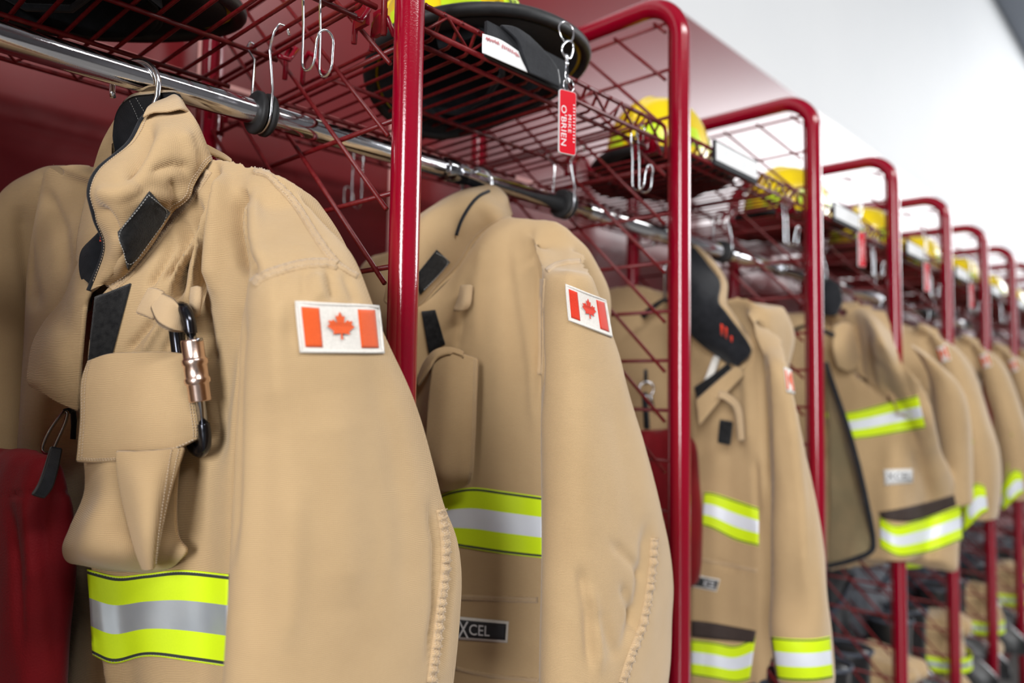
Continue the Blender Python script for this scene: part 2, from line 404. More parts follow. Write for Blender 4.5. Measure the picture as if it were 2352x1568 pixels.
def sil_ring(pl, pr, py, Yc, b, n=16, p=2.3):
    """level elliptic ring whose two edges the photograph shows at columns pl and pr"""
    dl, dr = ray(pl, py), ray(pr, py)
    nl = np.array([dl[1], -dl[0]]); nl /= np.hypot(*nl); nr = np.array([dr[1], -dr[0]]); nr /= np.hypot(*nr)
    X = np.linspace(.05, 6, 8000)
    def f(b):
        dL = nl[0]*X+nl[1]*Yc; dR = -(nr[0]*X+nr[1]*Yc)
        aL = (dL**2-(b*nl[1])**2)/nl[0]**2; aR = (dR**2-(b*nr[1])**2)/nr[0]**2
        ok = (dL > 0) & (dR > 0) & (aL > 1e-5) & (aR > 1e-5)
        e = np.where(ok, abs(aL-aR), 9); i = int(e.argmin()); return e[i], X[i], math.sqrt(max(1e-6, (aL[i]+aR[i])/2))
    e, Xc, a = f(b)
    while e > 5e-3 and b > .004: b *= .85; e, Xc, a = f(b)
    d = ray((pl+pr)/2, py); z = d[2]*Yc/d[1]
    return ring((Xc, Yc, z), (a, 0, 0), (0, b, 0), n, p)
def vnoise(P, seed=0):
    P = np.asarray(P, float); i = np.floor(P).astype(np.int64); f = P-i; f = f*f*(3-2*f)
    def h(a, b_, c): 
        n = (a*374761393+b_*668265263+c*2147483647+seed*974711) & 0xffffffff
        n = ((n ^ (n >> 13))*1274126177) & 0xffffffff
        return ((n ^ (n >> 16)) & 0xffff)/65535.0
    r = 0
    for dx in (0, 1):
        for dy in (0, 1):
            for dz in (0, 1):
                wgt = (f[:, 0] if dx else 1-f[:, 0])*(f[:, 1] if dy else 1-f[:, 1])*(f[:, 2] if dz else 1-f[:, 2])
                r = r+wgt*h(i[:, 0]+dx, i[:, 1]+dy, i[:, 2]+dz)
    return r*2-1
def proj(V):
    V = np.asarray(V, float); z = V@_f
    return np.stack([1176+FPX*(V@_r2)/z, 784-FPX*(V@_u2)/z], -1)
class Cloth:
    """a watertight garment shell: several closed lofts fused and smoothed, then creased stroke by stroke.
    Vertices are kept relative to the eye (x, y, z-CZ)."""
    def __init__(s, solids, voxel=0.004, smooth=4):
        V, F = [], []
        for v, f in solids:
            n = len(V); V += list(v); F += [tuple(n+i for i in q) for q in f]
        me = bpy.data.meshes.new('tmp'); me.from_pydata(V, [], F); me.update()
        o = bpy.data.objects.new('tmp', me); COL.objects.link(o)
        md = o.modifiers.new('r', 'REMESH'); md.mode = 'VOXEL'; md.voxel_size = voxel
        dg = bpy.context.evaluated_depsgraph_get(); ev = o.evaluated_get(dg); m2 = ev.to_mesh()
        n = len(m2.vertices); s.V = np.empty(n*3); m2.vertices.foreach_get('co', s.V); s.V = s.V.reshape(-1, 3).copy()
        ne = len(m2.edges); E = np.empty(ne*2, int); m2.edges.foreach_get('vertices', E); s.E = E.reshape(-1, 2)
        s.F = np.array([tuple(p.vertices) if len(p.vertices) == 4 else tuple(p.vertices)+(p.vertices[2],) for p in m2.polygons], int)
        ev.to_mesh_clear(); bpy.data.objects.remove(o); bpy.data.meshes.remove(me)
        s.deg = np.bincount(s.E.ravel(), minlength=n).reshape(-1, 1)
        s.smooth(smooth)
    def smooth(s, k, lam=.6, mask=None):
        for _ in range(k):
            a = np.zeros_like(s.V)
            for c in range(3):
                a[:, c] = np.bincount(s.E[:, 0], s.V[s.E[:, 1], c], len(s.V))+np.bincount(s.E[:, 1], s.V[s.E[:, 0], c], len(s.V))
            d = (a/s.deg-s.V)*lam
            s.V = s.V+(d if mask is None else d*mask[:, None])
        s.norm()
    def norm(s):
        a, b_, c, d = (s.V[s.F[:, k]] for k in range(4))
        fn = np.cross(c-a, d-b_); s.N = np.zeros_like(s.V)
        for k in range(4):
            for x in range(3): s.N[:, x] += np.bincount(s.F[:, k], fn[:, x], len(s.V))
        s.N /= np.linalg.norm(s.N, axis=1, keepdims=True)+1e-12
        s.px = proj(s.V); s.dist = np.linalg.norm(s.V, axis=1)
        s.facing = np.clip(-(s.N*s.V).sum(1)/s.dist*4+.2, 0, 1)
    def soften(s, x0, y0, x1, y1, k):
        """extra smoothing of the part of the garment seen inside a photo box"""
        cx, cy, hx, hy = (x0+x1)/2, (y0+y1)/2, (x1-x0)/2, (y1-y0)/2
        m = np.clip(2.2-2.0*np.maximum(abs(s.px[:, 0]-cx)/hx, abs(s.px[:, 1]-cy)/hy), 0, 1)*(s.V[:, 1] < .74)
        s.smooth(k, .6, m)
    def ripple(s, amp, scale, seed=0):
        s.V = s.V+s.N*(vnoise(s.V/np.array(scale), seed)*amp)[:, None]; s.norm()
    def crease(s, strokes):
        """strokes: (polyline in photo pixels, width in pixels, height in metres); a fold line pressed into the cloth"""
        d_all = np.zeros(len(s.V))
        for pts, wd, amp in strokes:
            P = np.array(pts, float); best = np.full(len(s.V), 1e9); tt = np.zeros(len(s.V))
            n = len(P)-1
            for i in range(n):
                a, b_ = P[i], P[i+1]; ab = b_-a; t = np.clip(((s.px-a)@ab)/(ab@ab), 0, 1)
                d = np.linalg.norm(s.px-(a+t[:, None]*ab), axis=1)
                k = d < best; best[k] = d[k]; tt[k] = (i+t[k])/n
            fade = np.clip(np.minimum(tt, 1-tt)*5+.15, 0, 1)
            d_all += amp*np.exp(-(best/wd)**2)*fade
        s.V = s.V+s.N*(d_all*s.facing)[:, None]; s.norm()
    def tree(s):
        s.bvh = BVHTree.FromPolygons([tuple(v) for v in s.V], [tuple(f) if f[3] != f[2] else tuple(f[:3]) for f in s.F.tolist()])
        return s
    def try_hit(s, px, py):
        r = s.bvh.ray_cast(Vector((0, 0, 0)), Vector(ray(px, py)).normalized())
        if r[0] is None: return None, None
        n = r[1] if r[1].dot(r[0]) < 0 else -r[1]
        return np.array(r[0]), np.array(n)
    def hit(s, px, py):
        d = Vector(ray(px, py)).normalized(); r = s.bvh.ray_cast(Vector((0, 0, 0)), d)
        if r[0] is None:
            # nearest spot of the shell beside the ray
            p, n, i, _ = s.bvh.find_nearest(d*0.8); return np.array(p), np.array(n)
        n = r[1]
        if n.dot(d) > 0: n = -n
        return np.array(r[0]), np.array(n)
    def build(s, names, classify, mats, parent):
        """cut the shell into parts: classify(V of face centres) -> index into names"""
        fc = s.V[s.F].mean(1); k = classify(fc); out = []
        for j, nm in enumerate(names):
            F = s.F[k == j]
            if not len(F): continue
            used, inv = np.unique(F, return_inverse=True); F = inv.reshape(F.shape)
            V = s.V[used]+np.array([0, 0, CZ])
            me = bpy.data.meshes.new(nm)
            me.from_pydata(V.tolist(), [], [tuple(f) if f[3] != f[2] else tuple(f[:3]) for f in F.tolist()])
            me.polygons.foreach_set('use_smooth', [True]*len(me.polygons)); me.update()
            me.materials.append(mats[j] if isinstance(mats, (list, tuple)) else mats)
            out.append(link(nm, me, parent))
        return out
def sheet(name, net, nu, nv, thick, mats, parent, flip=False, ripple=0.0, seed=1, scale=(.04, .04, .06), strokes=()):
    """smooth cloth sheet through a net of points; mats = (outer, inner)"""
    net = np.asarray(net, float); nr, nc = net.shape[:2]
    g = cr(net, np.linspace(0, nr-1, nv)); g = np.swapaxes(cr(np.swapaxes(g, 0, 1), np.linspace(0, nc-1, nu)), 0, 1)
    def nrm(g):
        du = np.gradient(g, axis=1); dv = np.gradient(g, axis=0); n = np.cross(du, dv); n /= np.linalg.norm(n, axis=2, keepdims=True)+1e-12
        return -n if flip else n
    Nn = nrm(g)
    if ripple:
        g = g+Nn*(vnoise(g.reshape(-1, 3)/np.array(scale), seed).reshape(g.shape[:2])*ripple)[..., None]; Nn = nrm(g)
    if strokes:
        px = proj(g.reshape(-1, 3)); d_all = np.zeros(len(px)); out = Nn.reshape(-1, 3)
        for pts, wd, amp in strokes:
            Pq = np.array(pts, float); best = np.full(len(px), 1e9); tt = np.zeros(len(px)); n_ = len(Pq)-1
            for i in range(n_):
                a, b_ = Pq[i], Pq[i+1]; ab = b_-a; t_ = np.clip(((px-a)@ab)/(ab@ab), 0, 1); d = np.linalg.norm(px-(a+t_[:, None]*ab), axis=1); k = d < best; best[k] = d[k]; tt[k] = (i+t_[k])/n_
            d_all += amp*np.exp(-(best/wd)**2)*np.clip(np.minimum(tt, 1-tt)*5+.15, 0, 1)
        g = g+(out*d_all[:, None]).reshape(g.shape); Nn = nrm(g)
    mats = mats if isinstance(mats, (list, tuple)) else (mats, mats)
    T = g+Nn*thick/2; B = g-Nn*thick/2; o = nu*nv
    V = [Z3(p) for p in T.reshape(-1, 3)]+[Z3(p) for p in B.reshape(-1, 3)]; F, MI = [], []
    for j in range(nv-1):
        for i in range(nu-1):
            a = j*nu+i; q = (a, a+nu, a+nu+1, a+1) if flip else (a, a+1, a+nu+1, a+nu)
            F.append(q); MI.append(0); F.append(tuple(o+k for k in q[::-1])); MI.append(1)
    rim = [i for i in range(nu)]+[j*nu+nu-1 for j in range(1, nv)]+[(nv-1)*nu+i for i in range(nu-2, -1, -1)]+[j*nu for j in range(nv-2, 0, -1)]
    m = len(rim); base = len(V)
    Vf = g.reshape(-1, 3); c = Vf.mean(0)
    for k in range(m):                               # softly rounded rim
        p = Vf[rim[k]]; a_, b_ = Vf[rim[k-1]], Vf[rim[(k+1) % m]]; t = b_-a_; n_ = Nn.reshape(-1, 3)[rim[k]]; out = np.cross(t, n_); out /= np.linalg.norm(out)+1e-12
        if np.dot(out, p-c) < 0: out = -out
        V.append(Z3(p+out*thick*.45))
    for k in range(m):
        a, b_ = rim[k], rim[(k+1) % m]; ka, kb = base+k, base+(k+1) % m
        F.append((a, b_, kb, ka)); MI.append(0); F.append((ka, kb, o+b_, o+a)); MI.append(0)
    mb = MB(); mb.v = [tuple(map(float, v)) for v in V]; mb.f = F; mb.mi = MI; mb.sm = [True]*len(F); me = mb.mesh(name)
    for q in mats: me.materials.append(q)
    ob = link(name, me, parent); ob_loc = Local(T, Nn); return ob, ob_loc
def An(rows): return [[A(*p) if len(p) == 3 and p[0] > 5 or p[0] < -5 else np.array(p, float) for p in r] for r in rows]
def line_on(lc, uvs, n=40, off=.0004):
    P = resample([(u, v) for u, v in uvs], n); q = [lc.at(a, b_, off) for a, b_ in P]
    return [(p[0], p[1], p[2]-CZ) for p, _ in q], [tuple(n_) for _, n_ in q]
def Z3(p): return (p[0], p[1], p[2]+CZ)
def grid_patch(name, P, Nn, lift, thick, mats, parent, mi=None, smooth=True):
    """thin cloth panel from a grid of points with normals; rows (v) x cols (u)"""
    P = np.asarray(P); Nn = np.asarray(Nn); nv, nu = P.shape[:2]
    T = (P+Nn*(lift+thick)); B = P+Nn*lift
    V = [Z3(p) for p in T.reshape(-1, 3)]+[Z3(p) for p in B.reshape(-1, 3)]; o = nv*nu
    mb = MB(); F = []; MI = []
    for j in range(nv-1):
        for i in range(nu-1):
            a = j*nu+i; F.append((a, a+nu, a+nu+1, a+1)); MI.append(mi(j, i) if mi else 0)
            F.append((o+a, o+a+1, o+a+nu+1, o+a+nu)); MI.append(mi(j, i) if mi else 0)
    for j in range(nv-1):
        for i in (0, nu-1):
            a = j*nu+i; F.append((a, a+nu, o+a+nu, o+a) if i else (a, o+a, o+a+nu, a+nu)); MI.append(mi(j, min(i, nu-2)) if mi else 0)
    for i in range(nu-1):
        for j in (0, nv-1):
            a = j*nu+i; F.append((a, a+1, o+a+1, o+a) if not j else (a, o+a, o+a+1, a+1)); MI.append(mi(min(j, nv-2), i) if mi else 0)
    mb.v = [tuple(map(float, v)) for v in V]; mb.f = F; mb.mi = MI; mb.sm = [smooth]*len(F)
    me = mb.mesh(name)
    for m in (mats if isinstance(mats, (list, tuple)) else [mats]): me.materials.append(m)
    # outward normals
    return link(name, me, parent)
def resample(line, n):
    P = np.array(line, float); P = cr(P, np.linspace(0, len(P)-1, 12*len(P))) if len(P) > 2 else P
    d = np.r_[0, np.cumsum(np.linalg.norm(np.diff(P, axis=0), axis=1))]
    t = np.linspace(0, d[-1], n); return np.stack([np.interp(t, d, P[:, k]) for k in range(P.shape[1])], -1)
def sm_normals(Nn, k=2):
    Nn = np.array(Nn)
    for _ in range(k):
        Q = np.pad(Nn, ((1, 1), (1, 1), (0, 0)), mode='edge')
        Nn = (Q[1:-1, 1:-1]*2+Q[:-2, 1:-1]+Q[2:, 1:-1]+Q[1:-1, :-2]+Q[1:-1, 2:])/6
    return Nn/(np.linalg.norm(Nn, axis=2, keepdims=True)+1e-9)
def decal(cl, name, top, bot, nu, vs, lift, thick, mats, parent, mi=None):
    """cloth panel laid on garment cl between two photo polylines; vs = fractions from top to bottom"""
    T, B = resample(top, nu), resample(bot, nu); P = np.zeros((len(vs), nu, 3)); Nn = np.zeros_like(P)
    for j, v in enumerate(vs):
        row = [cl.try_hit(*(T[i]*(1-v)+B[i]*v)) for i in range(nu)]; m_ = nu//2
        if row[m_][0] is None: row[m_] = cl.hit(*(T[m_]*(1-v)+B[m_]*v))
        step = np.linalg.norm(np.array(T[0])-T[-1])/max(1, nu-1)
        for d in (1, -1):                      # where a ray misses or drops to a deeper layer, carry the strip on
            i = m_+d
            while 0 <= i < nu:
                p, q_ = row[i], row[i-d]; far_ = p[0] is None or np.linalg.norm(p[0]-q_[0]) > max(.012, 6*step/FPX*np.linalg.norm(q_[0]))
                if far_:
                    o_ = row[i-2*d] if 0 <= i-2*d < nu and row[i-2*d][0] is not None else q_
                    row[i] = (q_[0]+(q_[0]-o_[0]), q_[1])
                i += d
        for i in range(nu): P[j, i], Nn[j, i] = row[i]
    Nn = sm_normals(Nn)
    return grid_patch(name, P, Nn, lift, thick, mats, parent, mi), P, Nn
class Local:
    """(s, t) in [0,1]^2 -> point on a laid panel"""
    def __init__(s, P, Nn): s.P, s.N = P, Nn
    def at(s, u, v, off):
        nv, nu = s.P.shape[:2]; x = min(max(u, 0), 1)*(nu-1); y = min(max(v, 0), 1)*(nv-1)
        i, j = min(int(x), nu-2), min(int(y), nv-2); fx, fy = x-i, y-j
        def bl(G): return G[j, i]*(1-fx)*(1-fy)+G[j, i+1]*fx*(1-fy)+G[j+1, i]*(1-fx)*fy+G[j+1, i+1]*fx*fy
        p, n = bl(s.P), bl(s.N); return Vector(Z3(p+n*off)), Vector(n)
def poly_on(loc, name, polys, off, m, parent, thick=0.0004):
    """flat shapes (closed outlines in the panel's own 0..1 frame) raised on a panel"""
    mb = MB()
    from mathutils.geometry import tessellate_polygon
    for poly in polys:
        Q = []
        for k in range(len(poly)):
            a, b_ = poly[k], poly[(k+1) % len(poly)]; d = math.hypot(a[0]-b_[0], a[1]-b_[1]); m_ = max(1, int(d/.12))
            Q += [(a[0]+(b_[0]-a[0])*q/m_, a[1]+(b_[1]-a[1])*q/m_) for q in range(m_)]
        tri = tessellate_polygon([[Vector((x, y, 0)) for x, y in Q]])
        top = [loc.at(x, y, off+thick)[0] for x, y in Q]; bot = [loc.at(x, y, off-thick*.5)[0] for x, y in Q]; n = len(Q)
        mb.add(top+bot, [tuple(t) for t in tri]+[(k, (k+1) % n, n+(k+1) % n, n+k) for k in range(n)], False)
    return mb.build(name, m, parent)
def stitches(name, pts, nrm, parent, m=None, step=0.0026, r=0.00028, lift=0.0004, duty=.62):
    P = np.array(pts); Nn = np.array(nrm); d = np.r_[0, np.cumsum(np.linalg.norm(np.diff(P, axis=0), axis=1))]
    k = int(d[-1]/step); mb = MB()
    for i in range(k):
        q = []
        for t in (i*step, (i+duty/2)*step, (i+duty)*step):
            p = np.array([np.interp(t, d, P[:, c]) for c in range(3)]); n = np.array([np.interp(t, d, Nn[:, c]) for c in range(3)])
            q.append(Z3(p+n*(lift if t != i*step else lift*.4)))
        mb.tube(q, r, 5)
    return mb.build(name, m or M['thread'], parent)
def seam(cl, name, line, parent, wpx=10, lift=0.0006, h=0.0010, n=None, rows=2, m=None, pucker=.0005):
    """raised, slightly puckered strip of cloth with rows of stitches, along a photo polyline"""
    L0 = np.array(line, float); ln = np.linalg.norm(np.diff(L0, axis=0), axis=1).sum(); n = n or max(8, int(ln/6))
    C = resample(line, n); T = np.gradient(C, axis=0); T /= np.linalg.norm(T, axis=1, keepdims=True)+1e-9; W = np.stack([-T[:, 1], T[:, 0]], -1)
    fr = [-1, -.55, 0, .55, 1]; prof = [0, .8, 1, .8, 0]; P = np.zeros((5, n, 3)); Nn = np.zeros_like(P)
    for j, q in enumerate(fr):
        for i in range(n): P[j, i], Nn[j, i] = cl.hit(*(C[i]+W[i]*q*wpx/2))
    for j in range(5):                         # mend places where a ray slipped to another layer
        st_ = np.linalg.norm(np.diff(P[j], axis=0), axis=1); md_ = np.median(st_); good = [0 if st_[0] < 4*md_ else 1]
        for i in range(good[0]+1, n):
            if np.linalg.norm(P[j, i]-P[j, good[-1]]) < 3.2*md_*(i-good[-1]): good.append(i)
        for c_ in range(3):
            P[j, :, c_] = np.interp(np.arange(n), good, P[j, good, c_]); Nn[j, :, c_] = np.interp(np.arange(n), good, Nn[j, good, c_])
    Nn = sm_normals(Nn, 1)
    ph = np.cumsum(np.random.RandomState(len(line)*7+int(ln)).uniform(.5, 1.3, n))
    for j in range(5): P[j] = P[j]+Nn[j]*(h*prof[j]+pucker*prof[j]*np.sin(ph*2.2)[:])[:, None]
    o = grid_patch(name, P, Nn, lift-.0008, .0006, m or M['tan_edge'], parent)
    if rows:
        for q in ([2] if rows == 1 else [1, 3]):
            st = stitches('stitching', P[q], Nn[q], o, lift=lift+.0002)
    return o
BAND_V = [0, .02, .055, .075, .33, .335, .665, .67, .925, .945, .98, 1]
def band_mi(j, i): return [0, 2, 0, 0, 0, 1, 0, 0, 0, 2, 0][j]
def band(cl, top, bot, parent, nu=40, lift=.0006, stitch=True, silver='silver_glare'):
    V_ = []
    for a, b_ in zip(BAND_V[:-1], BAND_V[1:]):
        k = 1 if b_-a < .1 else 4; V_ += [(a+(b_-a)*q/k) for q in range(k)]
    V_.append(1.0); lut = []
    for v in V_[:-1]:
        j = max(i for i, a in enumerate(BAND_V[:-1]) if a <= v+1e-9); lut.append(band_mi(j, 0))
    o, P, Nn = decal(cl, 'reflective_band', top, bot, nu, V_, lift, .0007, [M['lime'], M[silver], M['darkthread']], parent, lambda j, i: lut[j])
    if stitch:
        for q in (.037, .963):
            j = min(range(len(V_)), key=lambda j: abs(V_[j]-q)); st = stitches('stitching', P[j], Nn[j], o, M['greythread'], lift=lift+.0009, r=.0002)
    return o
LEAF = [(0, 1), (.09, .80), (.13, .77), (.22, .81), (.16, .50), (.20, .46), (.36, .62), (.40, .54), (.58, .57), (.52, .40), (.56, .34), (.66, .29), (.38, .05), (.36, 0), (.40, -.12), (.03, -.06), (.03, -.08), (.045, -.38)]
def flag(cl, tl, tr, br, bl, parent, red='flagred', fine=True):
    """embroidered maple leaf flag badge"""
    n = 22 if fine else 8
    o, P, Nn = decal(cl, 'flag_patch', [tl, tr], [bl, br], n, np.linspace(0, 1, 14 if fine else 6), .0006, .0012, M['flagwhite'], parent)
    lc = Local(P, Nn); e = .07; ey = .11
    for u0, u1 in ((e, .27), (.73, 1-e)):
        Pq = np.zeros((12, 8, 3)); Nq = np.zeros_like(Pq)
        for j in range(12):
            for i in range(8):
                p, n_ = lc.at(u0+(u1-u0)*i/7, ey+(1-2*ey)*j/11, 0); Pq[j, i] = (p[0], p[1], p[2]-CZ); Nq[j, i] = n_
        grid_patch('flag_bar', Pq, Nq, .0016, .0007, M[red], o)
    leaf = [(x, y) for x, y in LEAF]+[(-x, y) for x, y in LEAF[::-1][:-1]]
    poly_on(lc, 'maple_leaf', [[(.5+x*.245, .555-y*.40+.02) for x, y in leaf]], .0030, M[red], o)
    if fine:
        mb = MB(); pts = []
        for (a, b_) in (((.02, .03), (.98, .03)), ((.98, .03), (.98, .97)), ((.98, .97), (.02, .97)), ((.02, .97), (.02, .03))):
            for q in range(10): pts.append(lc.at(a[0]+(b_[0]-a[0])*q/10, a[1]+(b_[1]-a[1])*q/10, .0016)[0])
        mb.tube(pts, .0013, 8, closed=True); mb.build('merrowed_border', M['flagwhite'], o)
    return o
def text_mesh(txt, spacing=1.0):
    cu = bpy.data.curves.new('t', 'FONT'); cu.body = txt; cu.size = 1; cu.space_character = spacing; cu.resolution_u = 3
    o = bpy.data.objects.new('t', cu); COL.objects.link(o); dg = bpy.context.evaluated_depsgraph_get()
    me = bpy.data.meshes.new_from_object(o.evaluated_get(dg)); bpy.data.objects.remove(o); bpy.data.curves.remove(cu)
    V = np.array([v.co[:2] for v in me.vertices]); F = [tuple(p.vertices) for p in me.polygons]; bpy.data.meshes.remove(me)
    lo, hi = V.min(0), V.max(0); return (V-lo)/(hi-lo), F, (hi-lo)
def text_on(lc, name, txt, box, m, parent, off=.002, spacing=1.0, vert=False, flip=False):
    """lettering inside box (u0, v0, u1, v1) of a panel; vert: reads down the panel"""
    V, F, _ = text_mesh(txt, spacing); u0, v0, u1, v1 = box; mb = MB(); Q = []
    for x, y in V:
        u, v = (u0+(u1-u0)*x, v1-(v1-v0)*y) if not vert else (u0+(u1-u0)*y, v0+(v1-v0)*x)
        Q.append(lc.at(u, v, off)[0])
    mb.add(Q, F, False); return mb.build(name, m, parent)
def hanger(C, half, z_sh, parent_label, drop=.045, yaw=0):
    """steel hook and black plastic shoulders; C is the point of the rod (eye frame)"""
    t = thing('coat_hanger', parent_label, 'coat hanger', (C[0], C[1], C[2]+CZ), 'coat hangers on the chrome rod')
    r = RR+.0125; x, y, z = C; pts = []
    cs, sn = math.cos(yaw), math.sin(yaw)
    def rot(p): dx, dy = p[0]-x, p[1]-y; return (x+dx*cs-dy*sn, y+dx*sn+dy*cs, p[2]+CZ)
    zc = z+RR-r+.002
    for i in range(17):
        a = PI*1.12-(PI*1.12+PI*.30)*i/16*1.0
        pts.append(rot((x, y-r*math.cos(a)*-1, zc+r*math.sin(a))))
    pts = [rot((x, y+r*math.cos(a), zc+r*math.sin(a))) for a in np.linspace(-.35, PI*.98, 16)]
    pts += [rot((x, y-r*.97, zc-.012)), rot((x, y-r*.72, zc-.03)), rot((x, y-r*.25, zc-.043)), rot((x, y, zc-.055)), rot((x, y, zc-.12))]
    g = MB(); g.tube(pts, .0028, 12); g.build('hook', M['zinc'], t)
    g = MB(); sh = [rot((x, y+half*q, zc-.118-drop*abs(q)**1.3)) for q in np.linspace(-1, 1, 21)]
    g.tube(sh, [.004+.003*abs(q) for q in np.linspace(-1, 1, 21)], 10); g.build('shoulders', M['rubber'], t)
    return t
# ------------------------------------------------------------------ nearest coat
def side_rows(rows): return [[np.array(p, float) for p in r] for r in rows]
coat1 = thing('turnout_coat', 'nearest and largest tan firefighter coat, flag patch on its sleeve, carabiner on its chest', 'coat', (0.32, 0.772, CZ-.05))
hanger((0.273, 0.772, ZR-CZ), .03, 0, 'steel hook hanger inside the collar of the nearest coat', .04, .55)
edge = [(300, 203), (1000, 190)]
def xe(py): return float(np.interp(py, [655, 700, 760, 850, 950, 1050, 1110, 1200, 1310, 1420, 1530, 1700, 2000], [222, 212, 203, 196, 190, 190, 196, 200, 206, 216, 233, 250, 262]))
net = []
net.append([A(252, 650, .745), A(300, 608, .742), A(345, 552, .736), A(402, 472, .728), A(452, 396, .712), A(486, 360, .695), A(560, 370, .655), A(645, 398, .605),
            (.385, .615, .178), (.385, .70, .205), (.385, .84, .22), (.31, .99, .21), A(100, 380, .93), (.285, .86, .225), (.262, .80, .14), (.285, .775, .10)])
net.append([A(214, 700, .745), A(288, 655, .728), A(350, 612, .708), A(420, 560, .690), A(462, 500, .680), A(492, 455, .652), A(572, 450, .622), A(660, 480, .590),
            (.415, .60, .13), (.42, .69, .16), (.42, .85, .17), (.36, 1.0, .16), (.245, .97, .175), (.252, .88, .15), (.262, .80, .09), (.285, .775, .06)])
net.append([A(xe(765), 765, .745), A(280, 730, .725), A(355, 700, .700), A(430, 670, .684), A(468, 630, .676), A(500, 600, .640), A(580, 590, .607), A(640, 590, .590),
            (.42, .59, .08), (.435, .69, .09), (.435, .86, .09), (.37, 1.0, .08), (.24, .98, .10), (.25, .87, .06), (.262, .80, .04), (.285, .775, .04)])
for py, bz in ((850, .018), (1000, -.04), (1150, -.095), (1310, -.156), (1450, -.21), (1600, -.265), (1800, -.34), (2020, -.42)):
    net.append([A(xe(py), py, .745), A(xe(py)+70, py, .727), A(345, py, .700), A(425, py, .672), A(480, py, .650), A(530, py, .615), A(590, py, .598), A(660, py, .594),
                (.425, .60, bz), (.44, .69, bz), (.44, .86, bz), (.37, 1.0, bz), (.24, .98, bz), (.252, .87, bz), (.265, .80, bz), (.285, .775, bz)])
body = loft(net, 110, 110)
rings = []
def cap_ring(pf, pb, b, up, n=16):
    pf, pb = np.array(pf), np.array(pb); c = (pf+pb)/2
    return ring(c, (pb-pf)/2, np.array(up)*b, n, 2.2)
rings.append(cap_ring(A(560, 420, .640), A(618, 402, .640), .012, (0, .25, .97)))
rings.append(cap_ring(A(560, 470, .605), A(680, 430, .600), .026, (-.1, .75, .65)))
rings.append(cap_ring(A(566, 540, .580), A(738, 512, .568), .034, (-.05, .93, .35)))
rings.append(cap_ring(A(580, 615, .552), A(792, 588, .552), .036, (0, .99, .12)))
rings = [[r[(-k) % 16] for k in range(16)] for r in rings]      # same winding as the level rings
rings = [[r[k] for k in range(16)] for r in rings]
for pl, pr, py, b_ in [(570, 845, 690, .040), (555, 882, 780, .042), (549, 932, 890, .043), (546, 966, 980, .044), (541, 994, 1090, .045), (535, 1018, 1180, .046), (530, 1047, 1270, .046), (525, 1059, 1360, .046), (519, 1057, 1460, .045), (512, 1048, 1568, .045), (500, 1030, 1700, .044), (490, 1000, 1880, .042)]:
    rings.append(sil_ring(pl, pr, py, .535, b_))
# match starting direction and winding of the cap rings to the level ones
def orient(rs):
    for k in range(len(rs)-2, -1, -1):
        ref = np.array(rs[k+1]); best = None; cand = np.array(rs[k])
        for rev in (False, True):
            c = cand[::-1] if rev else cand
            for sft in range(len(c)):
                q = np.roll(c, sft, 0); qc = q-q.mean(0); rc = ref-ref.mean(0); e = ((qc-rc)**2).sum()
                if best is None or e < best[0]: best = (e, q)
        rs[k] = [p for p in best[1]]
    return rs
rings = orient(rings)
sleeve = loft(rings, 72, 110)
far = [ring((.285, .955, .228), (.045, 0, 0), (0, .02, .025)), ring((.285, 1.005, .205), (.07, 0, 0), (0, .03, .03)), ring((.28, 1.04, .14), (.085, 0, 0), (0, .036, .01)),
       ring((.275, 1.055, .04), (.09, 0, 0), (0, .042, 0)), ring((.275, 1.055, -.1), (.09, 0, 0), (0, .042, 0)), ring((.275, 1.05, -.25), (.085, 0, 0), (0, .042, 0)), ring((.27, 1.05, -.42), (.075, 0, 0), (0, .04, 0))]
farsleeve = loft(far, 48, 60)
c1 = Cloth([body, sleeve, farsleeve], .0027, 7)
c1.ripple(.0035, (.10, .10, .30), 3); c1.ripple(.0012, (.03, .03, .07), 5)
c1.soften(535, 395, 640, 520, 14)
